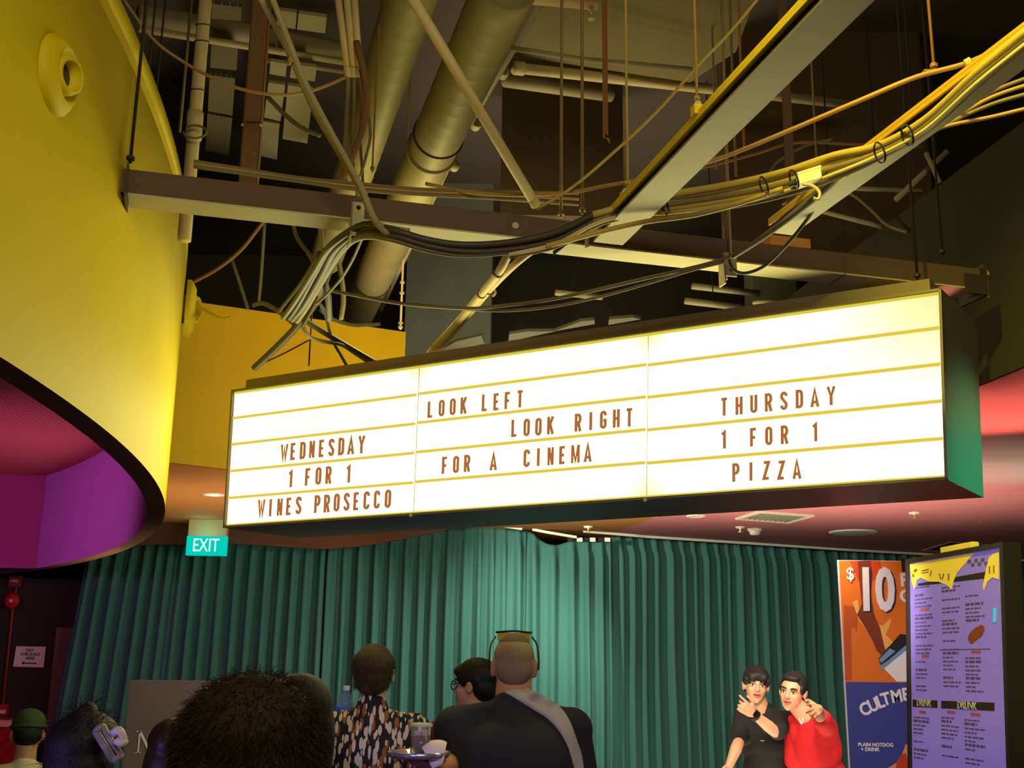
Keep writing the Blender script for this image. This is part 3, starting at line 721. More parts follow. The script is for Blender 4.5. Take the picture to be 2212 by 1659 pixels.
duo([(1112, 520, 3.99), (1100, 545, 4.0), (1076, 590, 4.1), (1040, 635, 4.4), (985, 700, 4.9), (928, 762, 5.5)], 0.0165, 'left conduit of the pair sloping down behind the sign top', [2, 3])
duo([(1172, 528, 3.99), (1140, 548, 4.0), (1100, 582, 4.1), (1056, 628, 4.4), (1000, 695, 4.9), (944, 762, 5.5)], 0.0145, 'right conduit of the pair sloping down behind the sign top', [3])
bm = B(); tube(bm, crom(dx([(1052, 626, 4.38), (1064, 622, 4.37), (1070, 632, 4.37), (1064, 640, 4.37)]), 5), 0.005, 6); tag(obj('hook', bm, m_pipe, None, True), 'small pale hook on the conduit pair', 'hook')

# ---- hanging rods
rod(281, 352, 3.40, 'black rod holding the left end of the steel beam', m_rodd, 0.006)
rod(318, 185, 4.5, 'dark rod just right of the drum lip', m_rodd, 0.005, nut=False)
rod(336, 215, 4.9, 'second dark rod near the drum lip', m_rodd, 0.005, nut=False)
rod(388, 285, 5.3, 'grey rod left of the drain pipe', m_rod, 0.008, nut=False)
rod(1212, 470, 3.95, 'brown rod behind the beam, left of a near-parallel rod', m_rod, 0.006)
rod(1258, 462, 3.85, 'brown rod behind the beam below the brass sprinkler', m_rod, 0.006)
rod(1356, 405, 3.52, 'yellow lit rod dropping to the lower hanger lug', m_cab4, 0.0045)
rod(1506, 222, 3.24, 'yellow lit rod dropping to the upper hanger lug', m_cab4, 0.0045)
rod(1607, 315, 4.4, 'brown rod behind the bright channel, left of the far pair', m_rust, 0.006, nut=False)
rod(1548, 365, 4.9, 'faint rod seen through the gap behind the bright channel', m_rod, 0.005, nut=False)
rod(1764, 340, 4.7, 'thin faint rod midway between both channels', m_rod, 0.005, nut=False)
rod(1590, 380, 4.5, 'yellowish rod ending above the golden cables', m_rod, 0.006, nut=False)
rod(2018, 152, 3.1, 'orange brown rod at upper right with a flat tab at its foot', m_rust, 0.005)
bm = B(); c = at(2010, 155, 3.1); boxc(bm, c, (0.045, 0, 0), (0, 0.02, 0), (0, 0, 0.006)); tag(obj('rod_tab', bm, m_rust), 'flat tab at the foot of the orange brown rod', 'bracket')
rod(1968, 205, 4.5, 'faint long rod left of the orange brown one', m_rodd, 0.004, nut=False)
rod(1982, 604, 3.98, 'black rod carrying the right end of the lit sign', m_rodd, 0.0055, nut=True)
rod(2036, 552, 4.17, 'black rod fixed to the beam right of the sign rod', m_rodd, 0.005)
rod(667, 790, 5.55, 'thin dark red rod standing on the left part of the sign', mat('rod_red', (110, 34, 24), 0.6), 0.004, nut=False, y2=640)
rod(1578, 560, 3.92, 'grey rod into the wire clamp on the beam', m_rod, 0.006, nut=False)
t = rod(865, 712, 6.95, 'pale rod with couplings standing over the yellow bulkhead end', m_pipe, 0.007)
for yy in (612, 635, 700):
    z = at(866, yy, 6.95).z; p = t.location
    bm = B(); lathe(bm, (p.x, p.y, z), (0, 0, 1), [(0.007, 0), (0.016, 0.002), (0.016, 0.012), (0.007, 0.014)], 8); obj('coupling', bm, m_pipe, t)
bm = B(); a = at(1308, 297, 4.6); boxa(bm, (a.x-0.012, a.y, a.z), (a.x+0.012, a.y+0.004, 5.0)); boxo(bm, a, (0.02, 0, -0.03), (0, 0.004, 0), (0, 0, 0.02)); tag(obj('hanger_strap', bm, m_rust), 'rusty flat strap dangling free between the rods', 'strap')

# ---- cable bundle, yellow light put into its colour
base = [(2240, 66, 2.35), (2110, 172, 2.55), (2000, 272, 2.8), (1900, 328, 3.0), (1800, 362, 3.15), (1700, 396, 3.3), (1600, 420, 3.42), (1500, 436, 3.5), (1420, 446, 3.54), (1340, 460, 3.56), (1280, 478, 3.56), (1200, 518, 3.53), (1100, 540, 3.5), (1000, 545, 3.47), (920, 532, 3.45), (850, 510, 3.44), (785, 503, 3.55), (735, 535, 3.75), (700, 592, 4.1), (660, 660, 4.5), (636, 692, 4.8)]
names = ['topmost gold-lit cable of the big bundle', 'second gold-lit cable of the big bundle', 'thick middle cable of the big bundle', 'gold-lit cable twisting through the bundle middle', 'lower gold-lit cable of the big bundle', 'lowest pale cable of the big bundle', 'thin stray cable on the bundle underside']
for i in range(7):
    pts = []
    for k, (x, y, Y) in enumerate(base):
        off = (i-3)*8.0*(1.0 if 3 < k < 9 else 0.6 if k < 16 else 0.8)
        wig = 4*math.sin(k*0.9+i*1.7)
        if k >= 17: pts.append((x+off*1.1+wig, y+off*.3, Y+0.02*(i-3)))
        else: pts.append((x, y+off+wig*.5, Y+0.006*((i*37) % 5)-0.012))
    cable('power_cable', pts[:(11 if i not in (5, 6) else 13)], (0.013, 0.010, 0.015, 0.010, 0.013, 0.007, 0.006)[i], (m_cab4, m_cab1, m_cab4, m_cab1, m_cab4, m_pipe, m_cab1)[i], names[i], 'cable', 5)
    if i < 5: cable('shaded_cable', pts[9:], (0.012, 0.010, 0.014, 0.010, 0.012)[i], m_cab2 if i != 4 else m_cab1, ('uppermost', 'second', 'thickest middle', 'fourth', 'lowest paler')[i]+' shaded cable dipping under the beam to the tangle', 'cable', 5)  # darker run of the same bundle, its shade put into the colour
for i, (yy, lab) in enumerate(((170, 'uppermost of the four cables leaving at the right edge'), (186, 'second of the four cables leaving at the right edge'), (206, 'third of the four cables leaving at the right edge'), (238, 'lowest of the four cables leaving at the right edge'))):
    cable('power_cable', [(2235, yy-8, 2.9), (2140, yy+30-i*5, 2.95), (2040, 262+i*4, 2.98), (1960, 300+i*3, 3.0), (1880, 340+i*2, 3.06)], 0.006, (m_cab1, m_cab3)[i % 2], lab, 'cable')
for k, (x, y, Y) in enumerate(((1437, 446, 3.49), (1650, 402, 3.3), (1715, 388, 3.22), (1900, 330, 2.94), (1960, 292, 2.85))):
    P = at(x, y, Y); d = (at(x+20, y-7, Y)-P).normalized(); u, w = frame_of(d)
    bm = B(); tube(bm, [P+(u*math.cos(j*PI/10)*0.030+w*math.sin(j*PI/10)*0.030) for j in range(21)], 0.003, 5, False)
    tag(obj('cable_tie', bm, m_tie), ('cable tie on the bundle right of the bright channel', 'cable tie left of the junction box', 'cable tie next to the junction box', 'cable tie near the olive channel', 'rightmost cable tie on the golden bundle')[k], 'cable tie')
cable('power_cable', [(1180, 532, 3.5), (1300, 500, 3.54), (1400, 478, 3.5), (1500, 464, 3.46), (1600, 438, 3.38), (1690, 408, 3.28)], 0.0095, m_cab4, 'separate olive cable sagging under the gold-lit bundle')
p = at(1745, 386, 3.2)
t = thing('junction_box', 'small box, yellow on top and white below, tied to the golden cables', 'junction box', p)
d = (at(1780, 372, 3.17)-at(1715, 392, 3.23)).normalized(); u = Vector((0, 1, 0)); w = d.cross(u).normalized()
bm = B(); boxc(bm, p, d*0.075, u*0.045, w*0.035); bevel(bm, 0.004); obj('body', bm, mat('box_white', (240, 232, 200), 0.4), t)
bm = B(); boxc(bm, p+w*(-0.019 if w.z < 0 else 0.019), d*0.078, u*0.048, w*0.008); bevel(bm, 0.003); obj('lid', bm, mat('box_white', (240, 232, 200), 0.4), t)
for s in (-1, 1):
    bm = B(); tube(bm, [p+d*s*0.037, p+d*s*0.06], 0.010, 10); obj('gland', bm, m_cab2, t)
cable('tail_wire', [(1735, 398, 3.18), (1756, 402, 3.16), (1770, 415, 3.15), (1768, 430, 3.15), (1757, 428, 3.15)], 0.005, m_pipe, 'short white wire tail curling from the junction box', 'wire')

# ---- other cables
cable('orange_cable', [(2235, 62, 2.6), (2100, 132, 2.8), (1980, 166, 2.95), (1860, 216, 3.05), (1700, 284, 3.25), (1560, 340, 3.4), (1460, 368, 3.5), (1380, 388, 3.6), (1300, 403, 3.7), (1225, 416, 3.8), (1100, 421, 3.9), (1000, 413, 3.95), (920, 397, 4.0)], 0.0075, m_cab3, 'orange cable sweeping from the right edge behind the bright channel')
bm = B(); lathe(bm, at(2092, 136, 2.79), at(2110, 126, 2.78)-at(2092, 136, 2.79), [(0, -0.012), (0.014, -0.008), (0.014, 0.008), (0, 0.012)], 10); tag(obj('cable_knot', bm, m_cab4), 'little yellow-lit knot on the orange cable at upper right', 'clip')
cable('yellow_lit_wire', [(1645, -12, 3.4), (1575, 72, 3.45), (1505, 145, 3.5), (1420, 240, 3.6), (1330, 325, 3.7), (1240, 402, 3.75), (1160, 452, 3.8)], 0.0055, m_cab4, 'yellow-lit wire drawn taut from the top edge down to the beam')
bm = B(); lathe(bm, at(1502, 146, 3.5), (0, 0, 1), [(0, -0.01), (0.009, -0.006), (0.009, 0.006), (0, 0.01)], 10); tag(obj('cable_knot', bm, m_cab4), 'little knot halfway along the taut yellow-lit wire', 'clip')
cable('slack_cable', [(262, -8, 3.9), (330, 84, 3.95), (400, 136, 4.0), (455, 166, 4.0), (520, 192, 4.0), (600, 205, 4.0), (660, 199, 4.05), (710, 183, 4.1), (748, 166, 4.15)], 0.0065, m_cab3, 'brown cable sagging from the drum lip to the conduit trio')
cable('slack_cable', [(575, 206, 5.2), (620, 252, 5.2), (655, 278, 5.2), (692, 293, 5.2)], 0.012, m_cab1, 'dim cable hanging right of the brown tray')
for i, lab in enumerate(('upper of the grey cables lying along the beam top', 'middle of the grey cables lying along the beam top', 'lower of the grey cables lying along the beam top')):
    cable('beam_cable', [(418, 348+i*6, 3.66), (540, 367+i*5, 3.72), (650, 384+i*4, 3.78), (760, 395+i*7, 3.82), (900, 408+i*6, 3.9), (1050, 412+i*8, 4.0), (1250, 418+i*12, 4.1)], 0.0065, m_cab1 if i != 1 else m_cab3, lab)
cable('long_cable', [(705, 626, 4.6), (780, 640, 4.5), (870, 656, 4.4), (1000, 666, 4.2), (1060, 663, 4.1), (1200, 645, 4.0), (1400, 600, 3.9), (1550, 564, 3.78), (1620, 530, 3.7), (1700, 470, 3.5), (1766, 414, 3.3), (1850, 340, 3.1)], 0.0075, m_cab1, 'long cable sagging above the sign from left tangle to the golden bundle')
cable('long_cable', [(1010, 669, 4.2), (1100, 671, 4.1), (1200, 661, 4.0), (1300, 640, 3.95), (1400, 612, 3.9), (1500, 582, 3.82), (1566, 566, 3.77)], 0.006, m_cab1, 'second cable sagging lowest just above the sign')
cable('loop_cable', [(1772, 430, 3.4), (1745, 472, 3.5), (1700, 528, 3.6), (1655, 572, 3.7), (1612, 590, 3.75), (1584, 582, 3.76), (1573, 558, 3.77)], 0.006, m_cab2, 'dark cable loop hanging from the bundle to the beam clamp')
cable('loop_cable', [(1840, 350, 3.1), (1790, 405, 3.25), (1720, 462, 3.42), (1640, 520, 3.6), (1585, 555, 3.75)], 0.0075, m_cab2, 'thick dark cable stretched from the olive channel to the beam clamp')
cable('far_cable', [(1690, 442, 5.4), (1750, 412, 5.3), (1830, 416, 5.3), (1880, 452, 5.2), (1915, 485, 5.1), (1960, 502, 5.0)], 0.008, m_cab1, 'dim cable arching over the right end of the beam')
cable('far_cable', [(1505, 365, 5.2), (1560, 352, 5.2), (1640, 330, 5.2), (1720, 308, 5.2), (1850, 312, 5.2), (1990, 318, 5.2)], 0.008, m_rust, 'dim brown cable behind the golden bundle')
cable('far_cable', [(1650, 395, 4.9), (1680, 350, 4.9), (1740, 315, 4.9), (1800, 300, 4.9)], 0.007, m_cab1, 'dim cable curving up behind the junction box')
pipe('brace_bar', [(1750, 450, 5.4), (1905, 490, 5.2)], 0.012, m_pipeg, 'pale brace bar low at the right above the beam', hang=(0.3,))
pipe('brace_bar', [(1935, 432, 5.4), (2045, 328, 5.4)], 0.016, m_pipeg, 'diagonal brace crossing at far right', hang=(0.8,))
pipe('brace_bar', [(2000, 330, 5.3), (2030, 395, 5.3)], 0.012, m_pipeg, 'short brace crossing the diagonal one at far right', hang=(0.1,))
pipe('brace_bar', [(1800, 405, 5.4), (1990, 413, 5.4)], 0.012, m_pipeg, 'level brace bar at far right', hang=(0.5,))
# ---- tangle left of the sign
cable('thick_cable', [(745, 520, 4.2), (706, 585, 4.5), (682, 650, 4.8), (640, 706, 5.0), (600, 748, 5.15), (550, 795, 5.3)], [0.03-0.013*min(1, k/18) for k in range(31)], m_cab2, 'fat black cable bundle ending in mid air before the yellow bulkhead')
cable('thick_cable', [(652, 688, 4.95), (690, 712, 5.1), (745, 745, 5.3), (815, 786, 5.55)], 0.014, m_cab2, 'black cable running down to the sign top from the tangle')
cable('tangle_cable', [(648, 690, 4.95), (664, 722, 5.0), (690, 736, 5.1), (735, 744, 5.25), (765, 762, 5.4), (800, 786, 5.55)], 0.009, m_cab1, 'pale cable looping under the black one to the sign')
cable('tangle_cable', [(676, 640, 4.8), (700, 672, 4.9), (716, 730, 5.2), (735, 765, 5.4), (752, 795, 5.55)], 0.0075, m_cab2, 'thin dark cable dropping steeply to the sign')
cable('tangle_cable', [(545, 660, 5.6), (568, 655, 5.6), (600, 672, 5.6), (638, 702, 5.5)], 0.012, m_cab1, 'grey cable resting on the yellow bulkhead edge')
cable('tangle_cable', [(690, 668, 6.2), (720, 690, 6.3), (760, 702, 6.5), (790, 702, 6.6), (820, 700, 6.7)], 0.011, m_cab2, 'dark cable drooping along the bulkhead top edge')
cable('tangle_cable', [(726, 540, 4.5), (738, 600, 4.6), (742, 650, 4.7), (737, 688, 4.8)], 0.011, m_cab1, 'upright grey cable left of the middle duct')
cable('tangle_cable', [(788, 500, 3.62), (762, 560, 3.9), (738, 600, 4.2), (706, 636, 4.4), (684, 656, 4.5)], 0.0055, m_cab1, 'thin pale wire slanting across the tangle')
cable('tangle_cable', [(630, 462, 5.2), (640, 510, 5.2), (668, 550, 5.0), (690, 590, 4.8)], 0.009, m_cab1, 'cable curving in from below the beam to the tangle')
cable('tangle_cable', [(696, 560, 4.4), (700, 600, 4.4), (708, 640, 4.5), (712, 690, 4.7)], 0.014, m_cab2, 'stubby upright cable in the tangle centre')
for i in range(5):
    lab = ('first', 'second', 'third', 'fourth', 'fifth')[i]+' grey strand from the left in the fanned cable ribbon'
    cable('fan_cable', [(690+i*5, 545+i*4, 4.5), (655+i*9, 605+i*7, 4.7), (603+i*13, 672+i*8, 4.95)], 0.009, (m_cab2, m_cab1, m_cab2, m_cab2, m_cab2)[i], lab)
cable('red_wire', [(667, 735, 5.4), (612, 764, 5.45), (556, 790, 5.5)], 0.004, mat('rod_red', (110, 34, 24), 0.6), 'thin red wire slanting down left of the red rod', 'wire')
cable('far_cable', [(412, 612, 6.2), (470, 580, 6.2), (520, 540, 6.2), (560, 490, 6.2), (590, 452, 6.2)], 0.012, m_rust, 'brown cable rising from the drum edge under the beam')
cable('far_cable', [(690, 450, 5.4), (694, 520, 5.4), (697, 560, 5.4)], 0.012, m_pipeg, 'pale upright tube above the tangle', 'tube')
cable('far_cable', [(500, 560, 7.5), (520, 620, 7.5), (535, 668, 7.5)], 0.014, m_pipeg, 'faint sloping tube left above the yellow bulkhead', 'tube')
cable('far_cable', [(572, 470, 7.2), (565, 580, 7.2), (558, 660, 7.2)], 0.012, m_pipeg, 'faint upright tube above the yellow bulkhead', 'tube')
# ---- old ceiling tiles far up and pale panels beyond the sign
m_tile = mat('old_tile', (166, 160, 112), 0.9, var=0.08, scale=8)
m_tilep = mat('perforated_tile', (150, 146, 100), 0.9, var=0.0)
nt = m_tilep.node_tree; vo = nt.nodes.new('ShaderNodeTexBrick'); vo.inputs['Scale'].default_value = 30
vo.inputs['Color1'].default_value = RGB(90, 84, 50); vo.inputs['Color2'].default_value = RGB(90, 84, 50); vo.inputs['Mortar'].default_value = RGB(150, 146, 100); vo.inputs['Mortar Size'].default_value = 0.03
tc = nt.nodes.new('ShaderNodeTexCoord'); nt.links.new(tc.outputs['Object'], vo.inputs['Vector']); nt.links.new(vo.outputs['Color'], nt.nodes['Principled BSDF'].inputs['Base Color'])
TL_ = [((458, 8), (522, 16), (521, 46), (457, 40), 'perforated tile beside the top of the drain pipe', 1), ((600, 22), (641, 28), (638, 63), (598, 56), 'left of the two bright tiles at the top', 0), ((645, 29), (706, 38), (702, 72), (642, 64), 'right of the two bright tiles at the top', 0),
 ((457, 88), (514, 98), (511, 152), (454, 146), 'perforated tile below the fat pipe', 1), ((453, 162), (508, 170), (502, 250), (449, 240), 'upper tile of the column left of the brown tray', 1), ((448, 246), (502, 256), (494, 335), (444, 325), 'lower tile of the column left of the brown tray', 1),
 ((584, 132), (620, 138), (617, 166), (582, 160), 'small tile right of the brown tray, first row', 0), ((630, 138), (684, 146), (680, 176), (626, 168), 'small tile next in the first row', 0),
 ((580, 178), (616, 184), (606, 262), (570, 254), 'tall tile right of the brown tray', 0), ((622, 184), (676, 194), (664, 310), (610, 300), 'taller tile left of the bent conduits', 0), ((566, 262), (604, 268), (598, 345), (560, 336), 'dim tile low beside the brown tray', 0)]
for a, b, c, d, lab, pf in TL_:
    bm = B(); slabq(bm, [atz(*q, 5.1) for q in (a, b, c, d)], (0, 0, 0.02)); tag(obj('ceiling_tile', bm, m_tilep if pf else m_tile), lab, 'ceiling tile', 'old ceiling tiles in the void')
PN = [((928, 770), (1046, 742), (1040, 725), (985, 738), 'pale panel left beyond the sign top'), ((1098, 738), (1200, 716), (1140, 716), (1100, 722), 'pale panel under the conduits beyond the sign'), ((1196, 716), (1285, 700), (1284, 692), (1255, 694), 'pale panel right of centre beyond the sign'), ((1314, 702), (1384, 690), (1368, 686), (1316, 690), 'small pale panel beyond the sign middle')]
for a, b, c, d, lab in PN:
    bm = B(); slabq(bm, [atz(*q, 3.9) for q in (a, b, c, d)], (0, 0, 0.02)); tag(obj('ceiling_panel', bm, mat('panel_dim', (96, 94, 70), 0.9, var=0.15, scale=5)), lab, 'panel')
pipe('service_pipe', [(1200, 632, 7.2), (1300, 642, 7.3)], 0.02, m_pipeg, 'pale pipe stub behind the long sagging cables', hang=(0.4,))
pipe('service_pipe', [(1495, 618, 7.2), (1640, 634, 7.3)], 0.022, m_pipeg, 'dim pipe left of the pale column', hang=(0.5,))
pipe('service_pipe', [(1480, 650, 7.0), (1600, 664, 7.1)], 0.022, m_pipeg, 'second dim pipe just above the sign right half', hang=(0.5,))
pipe('service_pipe', [(1810, 585, 7.0), (1812, 680, 7.0)], 0.02, m_pipeg, 'upright pipe right of the pale column')
bm = B(); c = at(1652, 654, 6.6); tube(bm, [c+Vector((0.065*math.cos(k*PI/10), 0.05*math.sin(k*PI/10), 0.012*math.sin(k*PI/10))) for k in range(20)], 0.012, 8); tag(obj('hose_coil', bm, m_pipe, None, True), 'coil of pale hose lying beyond the sign top', 'coil')

# ================================================================== CURTAINS, WALLS, FIXTURES BELOW THE CEILING
m_cur = mat('curtain_teal', (60, 108, 99), 0.85, var=0.14, scale=30, stretch=(6, 6, 0.3), spec=0.2)
def interp(T, x):
    for (a, b) in zip(T, T[1:]):
        if x <= b[0]:
            t = (x-a[0])/(b[0]-a[0]); return [p+(q-p)*t for p, q in zip(a, b)]
    return list(T[-1])
def curtain(label, tops, seed, pitch=0.125, amp=0.05, flare=0.0, zbot=0.02):
    """tops: (px, py, Y) along the upper hem"""
    rnd = random.Random(seed)
    P = [at(*t) for t in tops]
    dense = crom(P, 12)
    S = [0]
    for a, b in zip(dense, dense[1:]): S.append(S[-1]+math.hypot(b.x-a.x, b.y-a.y))
    L = S[-1]; n = int(L/0.011); rows = 26
    ph = []; s = 0; edges = [0]
    while s < L: s += pitch*rnd.uniform(0.75, 1.3); edges.append(s)
    am = [rnd.uniform(0.6, 1.25) for _ in edges]; sk = [rnd.uniform(-0.8, 0.8) for _ in edges]; pd = [rnd.uniform(0.45, 1.0) for _ in edges]
    bm = B(); G = []; k = 0; j = 0
    for i in range(n+1):
        s = L*i/n
        while k < len(S)-2 and S[k+1] < s: k += 1
        t = (s-S[k])/max(1e-6, S[k+1]-S[k]); p = dense[k].lerp(dense[k+1], min(1, t))
        d = (dense[k+1]-dense[k]); d.z = 0; d.normalize(); nn = Vector((d.y, -d.x, 0))
        while j < len(edges)-2 and edges[j+1] < s: j += 1
        q = (s-edges[j])/(edges[j+1]-edges[j])
        col = []
        for r in range(rows+1):
            f = r/rows; tt = f**1.4
            z = p.z+(zbot-p.z)*tt
            dep = (p.z-z)
            qq = min(1, max(0, q+sk[j]*0.10*math.sin(PI*q)*min(1, dep)))
            fold = math.exp(-((qq-0.5)/0.20)**2)
            hd = min(1.0, dep/0.12)
            a = amp*am[j]*(0.45+0.55*hd)
            w = noise.noise((s*2.2, z*0.9, seed*3.1))*0.035*min(1, dep)
            w2 = (math.sin(2*PI*2*qq)*0.010*pd[j])*hd
            pinch = -0.03*math.exp(-((dep-0.10)/0.03)**2)*fold
            off = a*fold+w+w2+pinch-amp*0.5
            sh = flare*dep*(1-s/L)**2
            col.append(bm.verts.new((p.x+nn.x*off-d.x*sh, p.y+nn.y*off-d.y*sh, z)))
        G.append(col)
    for a, b in zip(G, G[1:]):
        for r in range(rows): bm.faces.new((a[r], b[r], b[r+1], a[r+1]))
    o = obj('curtain', bm, m_cur, None, True)
    md = o.modifiers.new('thick', 'SOLIDIFY'); md.thickness = 0.006
    return tag(o, label, 'curtain', None)
curtain('dark teal pleated curtain behind the grey lettered board', [(192, 1172, 9.95), (330, 1150, 9.95), (500, 1152, 9.95), (705, 1160, 9.95)], 3, 0.115, 0.07, 0.10)
curtain('teal curtain brightly lit behind the couple of heads in the middle', [(700, 1160, 9.97), (800, 1152, 9.93), (900, 1146, 9.9), (1000, 1140, 9.86), (1040, 1136, 9.84), (1138, 1148, 9.9)], 11, 0.125, 0.085)
curtain('teal curtain with a drooping unhooked top edge', [(1132, 1146, 9.94), (1150, 1152, 9.94), (1172, 1168, 9.94), (1196, 1177, 9.95), (1226, 1171, 9.97), (1250, 1163, 9.99), (1285, 1168, 10.02), (1322, 1166, 10.05)], 23, 0.135, 0.085)
curtain('long teal curtain behind the two pointing people and the orange poster', [(1326, 1159, 10.15), (1500, 1171, 10.55), (1660, 1181, 10.85), (1800, 1191, 11.1), (1970, 1200, 11.5), (2120, 1210, 11.9), (2290, 1222, 12.3)], 37, 0.125, 0.085)
# fascia band above the left curtains
FB = [(170, 1190), (330, 1176), (500, 1174), (620, 1182), (700, 1186), (780, 1180), (860, 1166), (940, 1150), (1000, 1137), (1030, 1129)]
bm = B(); FY = 9.78
lo_ = [at(x, y, FY) for x, y in FB]
for dy in (0.0, 0.03):
    pass
va = [[bm.verts.new((p.x, FY+dy, z)) for p in lo_ for z in (p.z,)] for dy in (0, 0.04)]
vb = [[bm.verts.new((p.x, FY+dy, ZC)) for p in lo_] for dy in (0, 0.04)]
for i in range(len(lo_)-1):
    bm.faces.new((va[0][i], va[0][i+1], vb[0][i+1], vb[0][i])); bm.faces.new((va[1][i+1], va[1][i], vb[1][i], vb[1][i+1]))
    bm.faces.new((va[0][i+1], va[0][i], va[1][i], va[1][i+1]))
struct('trim_3', bm, m_fascia, label='dark brown fascia band above the left curtains')
# curtain rails
m_rail2 = mat('rail_white', (226, 222, 196), 0.5)
for pts, lab in (([(1034, 1133, 9.8), (1128, 1147, 9.86)], 'white curtain rail left of the drooping hem'), ([(1150, 1148, 9.9), (1180, 1154, 9.92), (1246, 1165, 9.97)], 'bent broken curtain rail over the drooping hem'), ([(1260, 1152, 10.0), (1400, 1164, 10.25), (1620, 1178, 10.7), (1830, 1192, 11.1), (1990, 1201, 11.5), (2280, 1219, 12.2)], 'long white curtain rail at the edge of the pink ceiling')):
    bm = B(); P = [at(x, y-2, Y-0.03) for x, y, Y in pts]
    for a, b in zip(P, P[1:]): boxo(bm, a, b-a, (0, 0.03, 0), (0, 0, 0.022))
    tag(obj('curtain_rail', bm, m_rail2), lab, 'curtain rail')
for k, x in enumerate((1232, 1252, 1268, 1280, 1298, 1312)):
    bm = B(); p = at(x, 1166, 9.98); boxc(bm, p, (0.05, 0, 0), (0, 0.02, 0), (0, 0, 0.035)); tag(obj('curtain_glider', bm, (m_black, m_rail2)[k % 2]), 'loose curtain hook block in the gap of the rail, '+('leftmost', 'second from left', 'third from left', 'third from right', 'second from right', 'rightmost')[k], 'curtain hook', 'curtain hooks on the broken rail')
# walls behind
bm = B(); boxa(bm, (-12, 12.9, 0), (9, 13.0, ZC)); struct('wall_back', bm, m_black, label='dark wall behind the curtains')
xr = at(186, 1400, 10.4).x
bm = B(); boxa(bm, (-12, 10.4, 0), (xr, 10.5, RIM)); struct('wall_left', bm, mat('wall_black', (50, 42, 36), 0.85, var=0.1), label='near black wall under the purple drum')
bm = B(); boxa(bm, (8.8, -3, 0), (8.9, 13, ZC)); struct('wall_right', bm, m_black, label='dark side wall out of view')
a = at(132, 1356, 10.3); b = at(160, 1356, 10.3)
bm = B(); boxa(bm, (a.x-0.04, 10.3, 0), (b.x, 10.36, a.z)); struct('trim_4', bm, mat('wood_trim', (104, 82, 58), 0.7, stretch=(8, 8, 1)), label='brown timber jamb beside the left curtain')
# ---------------- left wall fittings
m_red = mat('alarm_red', (190, 26, 22), 0.45, var=0.05)
p = at(34, 1256, 10.36)
t = thing('alarm_strobe', 'small red alarm box at the top of the black wall', 'fire alarm', p)
bm = B(); boxc(bm, p, (0.115, 0, 0), (0, 0.05, 0), (0, 0, 0.10)); bevel(bm, 0.008); obj('housing', bm, mat('alarm_dark', (120, 30, 28), 0.5), t)
def M_at(c, ex_, ez_, n_): return lambda x, y, d: c+ex_*x+ez_*y+n_*d
XZ = (Vector((1, 0, 0)), Vector((0, 0, 1)), Vector((0, -1, 0)))
text_obj('FIRE', M_at(p+Vector((0, -0.026, 0.0)), *XZ), 0.04, mat('alarm_text', (220, 190, 170), 0.6), 'lettering', t)
p = at(29, 1298, 10.36)
t = thing('alarm_bell', 'round red alarm bell with pale centre on the black wall', 'fire alarm', p)
bm = B(); lathe(bm, p, (0, -1, 0), [(0.03, 0), (0.068, 0.015), (0.07, 0.03), (0.05, 0.05), (0.0, 0.056)], 28); obj('gong', bm, m_red, t, True)
bm = B(); lathe(bm, p+Vector((0, -0.054, 0)), (0, -1, 0), [(0.018, 0), (0.016, 0.006), (0, 0.008)], 14); obj('centre_boss', bm, mat('boss', (210, 170, 160), 0.5), t)
a, b = at(35, 1276, 10.37), at(29, 1284, 10.37)
bm = B(); tube(bm, dx([(36, 1268, 10.38), (30, 1296, 10.38), (6, 1526, 10.38)]), 0.012, 10); tag(obj('alarm_conduit', bm, mat('conduit_red', (150, 60, 44), 0.5), None, True), 'thin red pipe running down from the alarm bell', 'pipe')
p = at(6, 1534, 10.36)
t = thing('call_point', 'red manual call point at the foot of the red pipe', 'fire alarm', p)
bm = B(); boxc(bm, p, (0.095, 0, 0), (0, 0.05, 0), (0, 0, 0.095)); bevel(bm, 0.008); obj('housing', bm, m_red, t)
bm = B(); boxc(bm, p+Vector((0, -0.026, -0.012)), (0.07, 0, 0), (0, 0.004, 0), (0, 0, 0.03)); obj('glass_pane', bm, mat('pane_white', (220, 200, 190), 0.3), t)
p = at(12, 1600, 9.9)
t = thing('hose_cabinet', 'red fire hose cabinet at the lower left corner behind the boy', 'cabinet', Vector((p.x, 9.9, 0)))
bm = B(); boxa(bm, (p.x-0.5, 9.9, 0.0), (p.x+0.10, 10.2, at(12, 1552, 9.9).z)); bevel(bm, 0.01); obj('body', bm, mat('cabinet_red', (150, 20, 26), 0.4), t)
bm = B(); boxa(bm, (p.x-0.48, 9.885, at(12, 1570, 9.9).z), (p.x+0.08, 9.9, at(12, 1556, 9.9).z)); obj('label_strip', bm, mat('strip_pink', (220, 150, 140), 0.5), t)
# paper notice
a, b, c, d = at(35, 1396, 10.38), at(99, 1397, 10.38), at(94, 1442, 10.38), at(28, 1440, 10.38)
t = thing('paper_notice', 'white paper notice with an arrow taped on the black wall', 'notice', d)
bm = B(); slabq(bm, [a, b, c, d], (0, 0.004, 0)); obj('sheet', bm, mat('paper', (226, 214, 200), 0.8, var=0.03), t)
ink = mat('ink_grey', (70, 62, 60), 0.8)
def onwall(px, py, Y): c0 = at(px, py, Y); return M_at(c0, *XZ)
for i, w in enumerate(('EXIT', 'THROUGH', 'HERE')): text_obj(w, onwall(65, 1405+i*8.5, 10.378), 0.036, ink, 'lettering', t, bold=0.01)
bm = B(); tube(bm, dx([(79, 1433, 10.377), (52, 1432, 10.377)]), 0.005, 6); lathe(bm, at(53, 1432, 10.377), (-1, 0, 0), [(0.016, 0), (0, 0.03)], 8); obj('arrow', bm, m_black, t)
p = at(112, 1506, 10.39)
